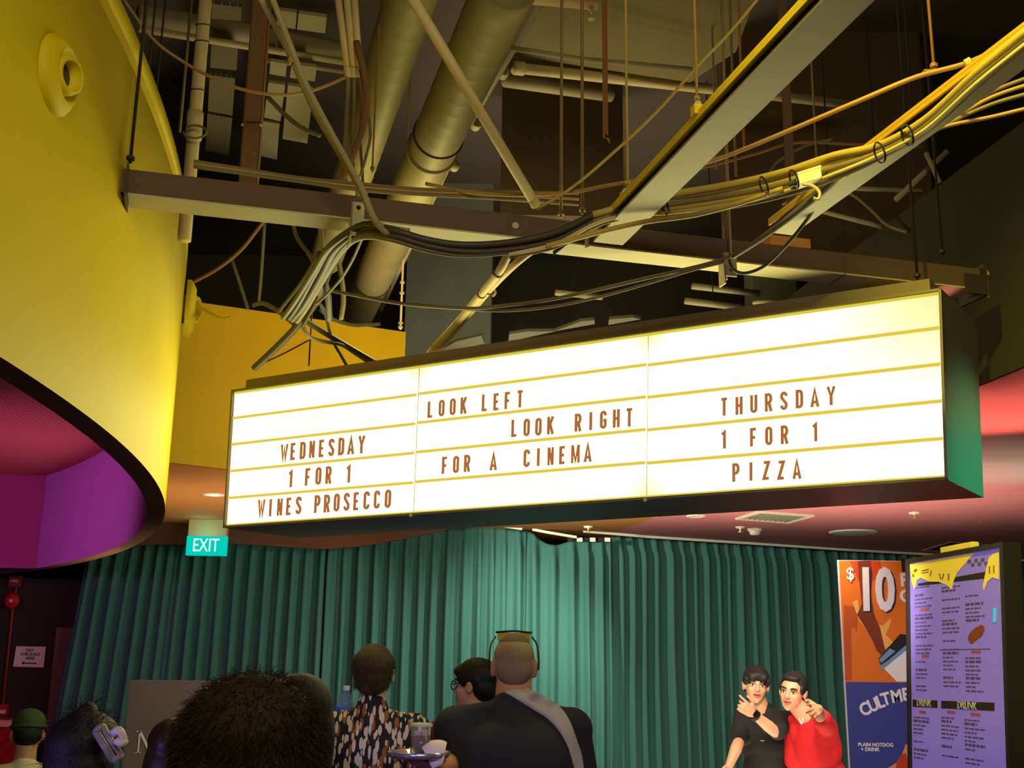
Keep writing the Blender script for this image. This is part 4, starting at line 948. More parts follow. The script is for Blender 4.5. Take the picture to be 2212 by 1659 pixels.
t = thing('light_switch', 'small white switch plate beside the timber jamb', 'switch', p)
bm = B(); boxc(bm, p, (0.045, 0, 0), (0, 0.012, 0), (0, 0, 0.05)); bevel(bm, 0.003); obj('plate', bm, mat('switch_white', (200, 190, 176), 0.5), t)
bm = B(); boxc(bm, p+Vector((0, -0.008, 0)), (0.014, 0, 0), (0, 0.006, 0), (0, 0, 0.02)); obj('rocker', bm, mat('switch_white', (200, 190, 176), 0.5), t)
# ---------------- EXIT sign
EY = 9.55; p = at(447, 1138, EY); p.z = ZC
def EX(x, y): return at(x, y, EY)
t = thing('exit_sign', 'lit green EXIT sign hanging under the brown ceiling at left', 'exit sign', p)
bm = B(); a, b = EX(406, 1158), EX(490, 1138); boxa(bm, (a.x, EY, a.z), (b.x, EY+0.07, ZC)); obj('housing', bm, mat('exit_housing', (196, 170, 120), 0.6), t)
a, b = EX(401, 1199), EX(490, 1159)
bm = B(); boxa(bm, (a.x, EY-0.005, a.z), (b.x, EY+0.05, b.z)); obj('lit_panel', bm, glow('exit_green', (0.0, 0.62, 0.48), 1.0), t)
text_obj('EXIT', M_at(EX(445, 1179)+Vector((0, -0.008, 0)), *XZ), 0.155, glow('exit_white', (0.85, 1.0, 0.95), 1.0), 'lettering', t, xs=0.70, bold=0.004)
lamp('exit_glow', 'POINT', (p.x, EY-0.15, 2.72), 0.8, (0.25, 1.0, 0.85), None, 0.05)
# ---------------- ceiling fixtures
m_fix = mat('fixture_white', (214, 206, 180), 0.5, var=0.03)
dn = Vector((0, 0, -1))
def ceil_item(name, x, y, label, cat, parts, group=None):
    p = atz(x, y, ZC); t = thing(name, label, cat, p, group)
    for pn, prof, m in parts:
        bm = B(); lathe(bm, p, dn, prof, 28); obj(pn, bm, m, t, True)
    return t, p
t, p = ceil_item('downlight', 462, 1068, 'lit downlight in the brown ceiling above the EXIT sign', 'ceiling light', [('trim_ring', [(0.075, -0.005), (0.075, 0.006), (0.055, 0.008), (0.055, 0.0)], m_fix), ('lens', [(0.054, -0.004), (0.054, 0.002), (0, 0.003)], glow('downlight_lens', (1.0, 0.93, 0.75), 2.2))])
lamp('downlight_beam', 'SPOT', p-Vector((0, 0, 0.03)), 8, (1.0, 0.9, 0.7), p-Vector((0, 0, 1)), 0.03, 110, 0.8)
t, p = ceil_item('downlight', 1503, 1114, 'unlit round downlight left of the square grille', 'ceiling light', [('trim_ring', [(0.075, -0.002), (0.075, 0.006), (0.055, 0.01), (0.05, 0.002)], m_fix), ('lens', [(0.052, -0.002), (0.052, 0.004), (0, 0.006)], mat('lens_grey', (180, 170, 150), 0.3))])
def spr(x, y, label):
    p = atz(x, y, ZC); t = thing('sprinkler_rose', label, 'sprinkler', p)
    bm = B(); lathe(bm, p, dn, [(0.042, 0), (0.038, 0.012), (0.012, 0.014), (0.012, 0.02), (0, 0.02)], 20); obj('escutcheon', bm, m_fix, t, True)
    bm = B(); lathe(bm, p, dn, [(0.006, 0.018), (0.006, 0.04), (0.02, 0.042), (0.02, 0.046), (0, 0.047)], 14); obj('deflector', bm, br, t)
spr(1271, 1137, 'ceiling sprinkler on the mustard ceiling above the drooping hem')
spr(1599, 1138, 'ceiling sprinkler left of the smoke detector')
spr(1975, 1107, 'ceiling sprinkler right of the round speaker')
ceil_item('smoke_detector', 1630, 1142, 'white smoke detector under the pink ceiling', 'smoke detector', [('base', [(0.06, 0), (0.06, 0.02), (0.045, 0.024)], m_fix), ('head', [(0.046, 0.02), (0.044, 0.045), (0.03, 0.055), (0, 0.056)], m_fix)])
ceil_item('ceiling_speaker', 1843, 1149, 'round white speaker in the pink ceiling', 'speaker', [('rim', [(0.205, -0.004), (0.205, 0.006), (0.19, 0.012)], m_fix), ('mesh_cover', [(0.19, 0.010), (0.10, 0.014), (0, 0.015)], mat('speaker_mesh', (180, 186, 160), 0.6))])
Q = [atz(*q, ZC) for q in ((1588, 1119), (1637, 1103), (1760, 1112), (1704, 1128))]
t = thing('air_grille', 'square air grille in the pink ceiling', 'air vent', sum(Q, Vector())/4)
c = sum(Q, Vector())/4
def shrink(k): return [c+(q-c)*k for q in Q]
bm = B(); slabq(bm, shrink(0.9), (0, 0, -0.004)); obj('backing', bm, mat('grille_back', (120, 122, 96), 0.7), t)
bm = B()
o_, i_ = shrink(1.0), shrink(0.86)
for k in range(4):
    slabq(bm, [o_[k], o_[(k+1) % 4], i_[(k+1) % 4], i_[k]], (0, 0, -0.014))
obj('frame', bm, m_fix, t)
bm = B()
for k in range(9):
    f = (k+.5)/9; a = i_[0].lerp(i_[3], f); b = i_[1].lerp(i_[2], f)
    boxo(bm, a+Vector((0, 0, -0.010)), b-a, (i_[3]-i_[0])*0.03, (0, 0, 0.006))
obj('slats', bm, mat('grille_slat', (160, 160, 130), 0.6), t)
Q = [atz(*q, ZC) for q in ((1992, 1188), (2052, 1170), (2195, 1180), (2150, 1196))]; c = sum(Q, Vector())/4
t = thing('access_hatch', 'dark open access hatch in the pink ceiling above the menu board', 'hatch', c)
bm = B(); slabq(bm, shrink(0.94), (0, 0, -0.002)); obj('hatch_shade', bm, mat('hatch_dark', (60, 26, 28), 0.8), t)  # flat dark sheet for the shade inside the recess
bm = B(); o_, i_ = shrink(1.0), shrink(0.92)
for k in range(4): slabq(bm, [o_[k], o_[(k+1) % 4], i_[(k+1) % 4], i_[k]], (0, 0, -0.008))
obj('frame', bm, m_ceil, t)

# ---------------- grey lettered board
BY = 7.6
a = at(280, 1469, BY); b = at(640, 1474, BY)
t = thing('lettered_board', 'grey upright board with a white serif N standing before the left curtain', 'sign board', Vector(((a.x+b.x)/2, BY, 0)))
bm = B(); boxa(bm, (a.x, BY, 0.0), (b.x, BY+0.12, a.z)); bevel(bm, 0.004); obj('panel', bm, mat('board_grey', (108, 100, 90), 0.7, var=0.05), t)
bm = B()
c0 = at(314, 1603, BY); h = (at(314, 1580, BY)-at(314, 1627, BY)).length
Mn = lambda x, y, d: c0+Vector((x*h, -0.002-d, y*h))
ribbon(bm, [(-.30, -.5), (-.30, .5)], 0.03, False, Mn, 0.003); ribbon(bm, [(-.30, .5), (.30, -.5)], 0.055, False, Mn, 0.003); ribbon(bm, [(.30, -.5), (.30, .5)], 0.03, False, Mn, 0.003)
for x, y in ((-.34, .48), (.30, .48), (-.30, -.48)): ribbon(bm, [(x-.12, y), (x+.12, y)], 0.02, False, Mn, 0.003)
obj('letter', bm, mat('letter_white', (236, 226, 220), 0.6), t)

# ---------------- orange and blue poster stand
PY = 5.5
tl = at(1812, 1211, PY); wP = 0.80
bl = at(1838, 1640, PY)
t = thing('poster_banner', 'orange and blue drink poster stand half hidden by the menu board', 'poster', Vector((tl.x+wP/2, PY, 0)))
m_po = mat('print_orange', (226, 112, 30), 0.6, var=0.06, scale=4); m_pb = mat('print_blue', (62, 66, 150), 0.6, var=0.05, scale=4)
zm = at(1850, 1473, PY).z
x0, x1 = tl.x, tl.x+wP
bm = B(); boxa(bm, (x0-0.006, PY+0.002, 0.02), (x1+0.006, PY+0.012, tl.z+0.003)); obj('backing', bm, mat('print_edge', (214, 200, 220), 0.6), t)
bm = B(); boxa(bm, (x0, PY-0.002, zm), (x1, PY+0.002, tl.z)); obj('orange_print', bm, m_po, t)
bm = B(); boxa(bm, (x0, PY-0.002, 0.05), (x1, PY+0.002, zm)); obj('blue_print', bm, m_pb, t)
bm = B(); boxa(bm, (x0-0.02, PY-0.12, 0.0), (x1+0.02, PY+0.12, 0.05)); bevel(bm, 0.01); obj('base', bm, mat('stand_silver', (150, 150, 156), 0.4, 0.5), t)
bm = B(); boxa(bm, (x0+0.30, PY-0.015, tl.z-0.05), (x0+0.36, PY+0.03, tl.z+0.015)); obj('top_clip', bm, m_black, t)
def PP(px, py, d=0.0): return at(px, py, PY)+Vector((0, -0.0025-d, 0))
def pshape(name, pts, m, d): bm = B(); slabq(bm, [PP(x, y, d) for x, y in pts], (0, 0.0012, 0)); obj(name, bm, m, t)
def Q5(L): return [(1780+x/3.324, 1160+y/3.324) for x, y in L]
m_cola = mat('print_cola', (124, 50, 22), 0.6, var=0.35, scale=30); m_foam = mat('print_foam', (240, 176, 92), 0.6, var=0.15, scale=20); m_wht = mat('print_white', (236, 228, 236), 0.6, var=0.02)
m_shade = mat('print_shade', (190, 82, 24), 0.6)
pshape('splash', Q5([(140, 490), (215, 500), (245, 560), (235, 690), (215, 640), (195, 660), (200, 1030), (150, 1030)]), m_shade, 0.0)
pshape('splash', Q5([(185, 175), (300, 170), (400, 172), (420, 260), (330, 330), (300, 420), (240, 300), (215, 240)]), mat('print_red', (206, 70, 24), 0.6, var=0.3, scale=25), 0.0006)
pshape('splash', Q5([(205, 470), (240, 450), (255, 540), (330, 600), (420, 640), (480, 580), (470, 640), (440, 700), (500, 760), (440, 800), (400, 840), (330, 700), (250, 600)]), m_foam, 0.0012)
pshape('splash', Q5([(240, 172), (290, 170), (330, 172), (345, 260), (335, 420), (360, 560), (400, 650), (425, 760), (440, 820), (410, 850), (380, 820), (345, 740), (300, 660), (255, 590), (235, 560), (270, 480), (250, 300)]), m_cola, 0.0018)
pshape('cup_body', Q5([(430, 945), (600, 740), (760, 800), (700, 1038), (520, 1038)]), m_wht, 0.0018)
pshape('cup_lid', Q5([(388, 875), (545, 695), (615, 705), (625, 770), (405, 920)]), mat('print_black', (34, 30, 34), 0.5), 0.0024)
pshape('cup_lid', Q5([(392, 880), (470, 800), (510, 820), (410, 905)]), mat('print_steel', (110, 150, 200), 0.5), 0.003)
pshape('cup_lid', Q5([(400, 935), (605, 760), (615, 790), (412, 958)]), mat('print_steel', (110, 150, 200), 0.5), 0.003)
pshape('food_print', Q5([(585, 1490), (560, 1560), (520, 1620), (455, 1659), (470, 1720), (760, 1720), (760, 1500)]), mat('print_bun', (226, 150, 110), 0.6, var=0.1), 0.0006)
pshape('food_print', Q5([(560, 1562), (585, 1550), (600, 1600), (600, 1720), (500, 1720), (520, 1620)]), mat('print_sauce', (206, 62, 30), 0.6), 0.0012)
def PT(px, py, d=0.0, rot=0.0):
    c = PP(px, py, d); cr, sr = math.cos(rot), math.sin(rot)
    return lambda x, y, dd: c+Vector((x*cr-y*sr, -dd, x*sr+y*cr))
m_nav = mat('print_navy', (52, 28, 60), 0.6)
text_obj('$', PT(1837, 1242, 0.001), 0.082, m_nav, 'lettering', t, xs=0.9, bold=0.02); text_obj('$', PT(1836, 1241, 0.0022), 0.082, m_wht, 'lettering', t, xs=0.9, bold=0.015)
text_obj('10', PT(1893, 1281, 0.0024), 0.275, m_nav, 'lettering', t, xs=0.66, bold=0.035, shear=0.06); text_obj('10', PT(1889, 1278, 0.004), 0.275, m_wht, 'lettering', t, xs=0.66, bold=0.035, shear=0.06)
text_obj('P', PT(1953, 1254, 0.002), 0.085, m_wht, 'lettering', t, bold=0.03); text_obj('C', PT(1956, 1289, 0.002), 0.085, m_wht, 'lettering', t, bold=0.03)
for ch, x, y, r in (('C', 1868, 1533, .42), ('U', 1886, 1524, .36), ('L', 1901, 1517, .30), ('T', 1913, 1511, .25), ('M', 1936, 1505, .14), ('E', 1956, 1501, .08)):
    text_obj(ch, PT(x, y, 0.001, r), 0.078, m_wht, 'lettering', t, xs=0.9, bold=0.03)
text_obj('PLAIN HOTDOG', PT(1891, 1609, 0.001), 0.022, m_wht, 'lettering', t, bold=0.03); text_obj('+ DRINK', PT(1879, 1619, 0.001), 0.022, m_wht, 'lettering', t, bold=0.03)

# ---------------- framed menu display
ML = at(1966, 1216, 4.2); MR = at(2166, 1181, 3.6)
zt_ = (ML.z+MR.z)/2; ML.z = MR.z = zt_
mx_ = (MR-ML).normalized(); mn_ = Vector((mx_.y, -mx_.x, 0)); mw_ = (MR-ML).length
if mn_.y > 0: mn_ = -mn_
t = thing('menu_display', 'tall framed purple menu display at right with yellow reflections', 'menu board', Vector(((ML.x+MR.x)/2, (ML.y+MR.y)/2, 0)))
LEAN = 0.062                                   # the display leans back a little
def MP(s, z, d=0.0): return Vector((ML.x, ML.y, 0))+mx_*s+Vector((0, 0, z))+mn_*(d-LEAN*(z-zt_))
m_frm = mat('frame_black', (44, 42, 36), 0.4, var=0.05)
bm = B(); boxo(bm, MP(-0.01, 0.03, -0.035), mx_*(mw_+0.02), -mn_*0.015, (Vector((0, 0, 1))-mn_*LEAN)*(zt_-0.03)); obj('back_panel', bm, m_frm, t)
bm = B(); fw = 0.014
for s0, s1, z0, z1 in ((-fw, 0, 0.03, zt_+fw), (mw_, mw_+0.02, 0.03, zt_+fw), (0, mw_, zt_-0.002, zt_+fw), (0, mw_, 0.03, 0.1)):
    boxo(bm, MP(s0, z0, -0.05), mx_*(s1-s0), mn_*0.062, (Vector((0, 0, 1))-mn_*LEAN)*(z1-z0))
obj('frame', bm, m_frm, t)
bm = B(); boxo(bm, MP(0.1, 0.0, -0.25), mx_*(mw_-0.2), mn_*0.5, Vector((0, 0, 0.035))); obj('foot', bm, m_frm, t)
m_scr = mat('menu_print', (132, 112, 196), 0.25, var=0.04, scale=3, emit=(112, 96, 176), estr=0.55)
bm = B(); boxo(bm, MP(0.0, 0.1, -0.03), mx_*mw_, mn_*0.031, (Vector((0, 0, 1))-mn_*LEAN)*(zt_-0.1)); SHEET = bm
mp0 = MP(0, 0, 0); mpn = (mn_+Vector((0, 0, LEAN))).normalized()
UPL = Vector((0, 0, 1))-mn_*LEAN
def m_uv(px, py):
    p = onplane(px, py, mp0, mpn); return (p-mp0).dot(mx_), p.z
def mshape(name, pts, m, d=0.002, par=None):
    bm = B(); slabq(bm, [MP(*m_uv(x, y), d) for x, y in pts], -mn_*0.0015); return obj(name, bm, m, t)
m_ink = mat('menu_ink', (100, 86, 146), 0.6); m_inkr = mat('menu_red', (186, 92, 130), 0.6); m_bar = mat('menu_bar', (48, 46, 40), 0.5)
mshape('heading_bar', Q5([(675, 335), (1240, 236), (1240, 289), (680, 352)]), m_bar)
mshape('heading_bar', Q5([(640, 1167), (817, 1172), (817, 1228), (640, 1220)]), m_bar)
mshape('heading_bar', Q5([(845, 1175), (1228, 1190), (1226, 1250), (845, 1230)]), m_bar)
def MT(px, py, d=0.004):
    s, z = m_uv(px, py); return lambda x, y, dd: MP(s+x, z+y, d+dd)
m_txt = mat('menu_white', (200, 196, 216), 0.6)
text_obj('DRINK', MT(*Q5([(725, 1196)])[0]), 0.034, m_txt, 'lettering', t, th=0.001); text_obj('DRUNK', MT(*Q5([(1033, 1214)])[0]), 0.034, m_txt, 'lettering', t, th=0.001)
rnd = random.Random(5)
tw_ = mw_
def paint(n, k):
    SHEET.faces.ensure_lookup_table()
    for i in range(n-6, n): SHEET.faces[i].material_index = k
def lines(px0, px1, y0, y1, step, title_every):
    s0, za = m_uv(px0, y0); s1, _ = m_uv(px1, y0); _, zb_ = m_uv((px0+px1)/2, y1)
    z = za; k = 0; bk = br_ = SHEET; nk = nr = 0
    while z > zb_:
        if k % title_every == 0 and rnd.random() < 0.35:
            w = (s1-s0)*rnd.uniform(.3, .5); c = (s0+s1)/2; boxo(br_, MP(c-w/2, z, 0.001), mx_*w, mn_*0.001, UPL*0.010); paint(8*(0)+len(SHEET.faces), 2); nr += 1; z -= step*1.3
        w = (s1-s0)*rnd.uniform(0.45, 0.9)
        hgt = 0.008 if k % title_every == 1 else 0.005
        # words of a line
        s = s0
        while s < s0+w:
            l = rnd.uniform(0.012, 0.035); boxo(bk, MP(s, z, 0.001), mx_*min(l, s0+w-s+0.004), mn_*0.001, UPL*hgt); paint(len(SHEET.faces), 1); s += l+0.006
        z -= step*(1.0 if rnd.random() < .75 else 2.2); k += 1
lines(1977, 2019, 1272, 1500, 0.013, 5)
lines(2035, 2078, 1272, 1500, 0.013, 5); lines(2086, 2132, 1290, 1345, 0.013, 4)
lines(2086, 2134, 1412, 1500, 0.013, 4)
lines(1974, 2014, 1540, 1655, 0.013, 5); lines(2034, 2078, 1540, 1655, 0.013, 5); lines(2084, 2134, 1545, 1655, 0.013, 5)
obj('menu_sheet', SHEET, [m_scr, m_ink, m_inkr], t)
bm = B(); s0, z0 = m_uv(2031, 1405); s1, z1 = m_uv(2140, 1401); boxo(bm, MP(s0, z0, 0.001), mx_*(s1-s0), mn_*0.001, Vector((0, 0, 0.003))); obj('divider', bm, m_ink, t)
m_bean = mat('menu_hotdog', (140, 76, 56), 0.5, var=0.3, scale=40)
mshape('food_picture', Q5([(1037, 720), (1050, 690), (1085, 655), (1130, 630), (1153, 640), (1155, 670), (1135, 715), (1095, 745), (1062, 770), (1052, 765), (1040, 745)]), m_bean)
m_yref = mat('yellow_reflection', (240, 216, 84), 0.45, var=0.10, scale=9, emit=(220, 190, 60), estr=0.25)  # reflection in the glass painted as colour and glow; clip shares it
mshape('yellow_reflection', Q5([(622, 198), (1082, 116), (1020, 190), (960, 260), (935, 320), (922, 378), (890, 345), (830, 322), (760, 320), (700, 292), (672, 310), (655, 375), (636, 320)]), m_yref, 0.004)
mshape('yellow_reflection', Q5([(1262, 110), (1262, 305), (1215, 290), (1180, 320), (1155, 386), (1148, 350), (1170, 240), (1190, 150), (1225, 120)]), m_yref, 0.004)
bm = B()
for j in range(2):
    for i in range(6):
        if (i+j) % 2 == 0:
            P = Q5([(1035+i*24, 165-i*3+j*28), (1058+i*24, 162-i*3+j*28), (1058+i*24, 188-i*3+j*28), (1035+i*24, 191-i*3+j*28)]); slabq(bm, [MP(*m_uv(*q), 0.002) for q in P], -mn_*0.0015)
obj('checker_pattern', bm, m_ink, t)
m_mark = mat('reflection_mark', (140, 110, 30), 0.6)  # mirrored lettering of the reflection, painted as marks
for pts in ([(650, 245), (668, 228), (680, 235), (665, 255)], [(640, 285), (650, 262), (660, 285)], [(710, 240), (760, 230), (760, 236), (710, 246)], [(710, 256), (760, 247), (760, 253), (710, 262)], [(778, 240), (784, 240), (774, 282), (768, 280)], [(835, 262), (842, 262), (850, 305), (843, 303)], [(865, 262), (872, 262), (862, 305), (855, 305)], [(900, 262), (908, 264), (908, 312), (900, 312)], [(1195, 210), (1202, 209), (1202, 262), (1195, 262)], [(1225, 205), (1232, 204), (1232, 258), (1225, 258)]):
    mshape('reflection_mark', Q5(pts), m_mark, 0.0055)
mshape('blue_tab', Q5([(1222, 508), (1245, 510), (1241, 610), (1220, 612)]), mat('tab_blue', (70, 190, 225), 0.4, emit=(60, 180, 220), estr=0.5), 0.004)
a = m_uv(*Q5([(752, 170)])[0])[0]; b = m_uv(*Q5([(972, 110)])[0])[0]
bm = B(); boxo(bm, MP(a, zt_+fw-0.004, -0.075), mx_*(b-a), mn_*0.03, Vector((0, 0, 0.035))); bevel(bm, 0.006)
tag(obj('yellow_clip', bm, m_yref), 'yellow strip clipped on top of the menu display frame', 'clip')
# ---------------- plant at the right edge
PL = at(2270, 1500, 5.0)
t = thing('potted_plant', 'dark green broad leaved plant at the right edge beside the menu', 'plant', Vector((PL.x, 5.0, 0)))
bm = B(); lathe(bm, (PL.x, 5.0, 0), (0, 0, 1), [(0, 0), (0.15, 0), (0.2, 0.42), (0.185, 0.42), (0.17, 0.38), (0, 0.38)], 24); obj('pot', bm, mat('pot_dark', (60, 52, 48), 0.6), t, True)
bm = B()
for k in range(4): tube(bm, crom([(PL.x+0.03*math.cos(k*1.6), 5.0+0.03*math.sin(k*1.6), 0.36), (PL.x+0.05*math.cos(k*1.6), 5.0+0.05*math.sin(k*1.6), 1.1), (PL.x+0.02*math.cos(k*1.6+1), 5.0, 1.9)], 4), 0.012, 6)
obj('stems', bm, mat('stem_green', (44, 70, 36), 0.6), t, True)
m_leaf = mat('leaf_green', (30, 86, 50), 0.4, var=0.25, scale=12)
LF = [(2186, 1362, 0.10), (2188, 1400, 0.13), (2190, 1440, 0.12), (2184, 1478, 0.13), (2192, 1500, 0.15), (2182, 1530, 0.14), (2190, 1556, 0.16), (2186, 1590, 0.15), (2196, 1630, 0.17), (2240, 1380, 0.2), (2250, 1450, 0.22), (2250, 1540, 0.24), (2260, 1620, 0.24), (2280, 1330, 0.18)]
for i, (x, y, ln) in enumerate(LF):
    tip = at(x, y, 4.95+0.1*math.sin(i*2.1)); bs = Vector((PL.x-0.02, 5.0+0.05*math.sin(i), tip.z-0.03+0.06*math.sin(i*1.3)))
    d = tip-bs; L = d.length; d.normalize(); sd_ = d.cross(Vector((0, 0.35, 1))).normalized(); upv = sd_.cross(d)
    bm = B(); vs = []
    N = 8
    for k in range(N+1):
        f = k/N; wdt = ln*0.36*math.sin(PI*max(0.02, min(0.98, (f-0.35)/0.65 if f > 0.35 else 0.02)))
        c = bs+d*(L*f)+Vector((0, 0, 0.06*math.sin(PI*f)-0.05*f*f))
        vs.append([bm.verts.new(c-sd_*wdt+upv*wdt*.3), bm.verts.new(c), bm.verts.new(c+sd_*wdt+upv*wdt*.3)])
    for a, b in zip(vs, vs[1:]):
        bm.faces.new((a[0], a[1], b[1], b[0])); bm.faces.new((a[1], a[2], b[2], b[1]))
    o = obj('leaf', bm, m_leaf, t, True); md = o.modifiers.new('s', 'SOLIDIFY'); md.thickness = 0.003
# high table behind the pointing pair
p = at(1706, 1606, 8.6)
t = thing('bar_table', 'metal edged high table behind the two pointing people', 'table', Vector((p.x, 8.6, 0)))
bm = B(); lathe(bm, (p.x, 8.6, p.z-0.03), (0, 0, 1), [(0, 0), (0.2, 0), (0.2, 0.04), (0, 0.04)], 32); obj('tabletop', bm, mat('table_steel', (150, 176, 160), 0.3, 0.6), t)
bm = B(); lathe(bm, (p.x, 8.6, 0), (0, 0, 1), [(0.16, 0), (0.16, 0.02), (0.03, 0.04), (0.03, p.z-0.03)], 20); obj('pedestal', bm, m_black, t)

# ================================================================== PEOPLE
def skin(name, col): return mat(name, col, 0.5, var=0.06, scale=12, spec=0.4)
m_skin = skin('skin_light', (222, 170, 140)); m_skin2 = skin('skin_tan', (206, 148, 112)); m_skin3 = skin('skin_pink', (226, 172, 150))
m_hairb = mat('hair_black', (26, 22, 22), 0.6, var=0.3, scale=60, bump=0.4, stretch=(1, 1, 0.15))
m_hairbr = mat('hair_brown', (74, 52, 32), 0.7, var=0.35, scale=60, bump=0.4, stretch=(1, 1, 0.15))
m_eye = mat('eye_white', (228, 220, 214), 0.3, var=0.02); m_iris = mat('eye_iris', (30, 20, 16), 0.3); m_lip = mat('lips', (176, 92, 84), 0.5)
m_jean = mat('trousers_dark', (40, 42, 52), 0.85); m_shoe = mat('shoes_dark', (44, 42, 42), 0.6)
V = Vector
def rotm(yaw, pitch=0.0, roll=0.0):
    """head/body frame: columns right, forward, up; yaw 0 faces away from the camera (+Y)"""
    return (Matrix.Rotation(yaw, 3, 'Z') @ Matrix.Rotation(pitch, 3, 'X') @ Matrix.Rotation(roll, 3, 'Y'))
def hand_prims(w, d, pn, side, curls, s=1.0, thumb=0.3):
    """w wrist, d direction of the palm, pn palm normal (out of the palm), curls for 4 fingers 0..1"""
    d = d.normalized(); pn = (pn-d*pn.dot(d)).normalized(); x = d.cross(pn)*side     # towards the thumb
    P = []
    for k in range(4):
        o = (1.5-k)*0.0205*s
        P.append(('c', w+d*0.012*s+x*o*0.6, 0.014*s, w+d*0.088*s*(1-0.03*abs(k-1))+x*o, 0.0115*s))
    P.append(('c', w, 0.021*s, w+d*0.05*s, 0.02*s))
    ln = (0.072, 0.080, 0.074, 0.058)
    for k in range(4):
        o = (1.5-k)*0.0215*s
        p = w+d*0.088*s*(1-0.03*abs(k-1))+x*o
        dirn = (d+x*(1.5-k)*0.05).normalized()
        ax = d.cross(pn); a = curls[k]*1.55
        r = 0.0088*s if k < 3 else 0.0078*s
        for j, fr_ in enumerate((0.46, 0.30, 0.24)):
            dirn = Matrix.Rotation(a*(0.85, 1.0, 0.6)[j], 3, ax) @ dirn
            q = p+dirn*ln[k]*fr_*s
            P.append(('c', p, r, q, r*0.92)); p = q; r *= 0.92
    b = w+d*0.022*s+x*0.026*s
    m1 = b+(d*0.7+x*0.75+pn*thumb).normalized()*0.042*s; m2 = m1+(d*0.95+x*0.2+pn*thumb).normalized()*0.03*s; m3 = m2+(d+pn*thumb*0.8).normalized()*0.024*s
    P += [('c', b, 0.0135*s, m1, 0.0105*s), ('c', m1, 0.0105*s, m2, 0.0095*s), ('c', m2, 0.0095*s, m3, 0.008*s)]
    return P
def head_prims(H, R, s=1.0, wide=1.0):
    def h(x, y, z): return H+R @ V((x*s*wide, y*s, z*s))
    e = lambda c, r: ('e', h(*c), (r[0]*s*wide, r[1]*s, r[2]*s), R)
    P = [e((0, -0.012, 0.032), (0.074, 0.094, 0.083)), e((0, 0.018, -0.03), (0.062, 0.074, 0.072)), e((0, 0.040, -0.062), (0.046, 0.050, 0.046)), e((0, 0.066, -0.090), (0.022, 0.018, 0.018)),
         e((0.036, 0.052, -0.022), (0.022, 0.026, 0.022)), e((-0.036, 0.052, -0.022), (0.022, 0.026, 0.022)), e((0, 0.073, 0.026), (0.046, 0.014, 0.010)),
         ('c', h(0, 0.084, 0.012), 0.0085*s, h(0, 0.103, -0.022), 0.0115*s), ('c', h(0.011, 0.092, -0.026), 0.0075*s, h(-0.011, 0.092, -0.026), 0.0075*s),
         e((0, 0.084, -0.052), (0.024, 0.010, 0.013))]
    for sx in (-1, 1):
        P += [e((sx*0.077/wide, -0.010, -0.004), (0.010, 0.021, 0.031)), ('c', h(sx*0.082/wide, -0.020, 0.018), 0.007*s, h(sx*0.082/wide, -0.022, -0.005), 0.007*s), ('c', h(sx*0.079/wide, -0.006, -0.026), 0.007*s, h(sx*0.077/wide, -0.002, -0.020), 0.008*s)]
    return P, h
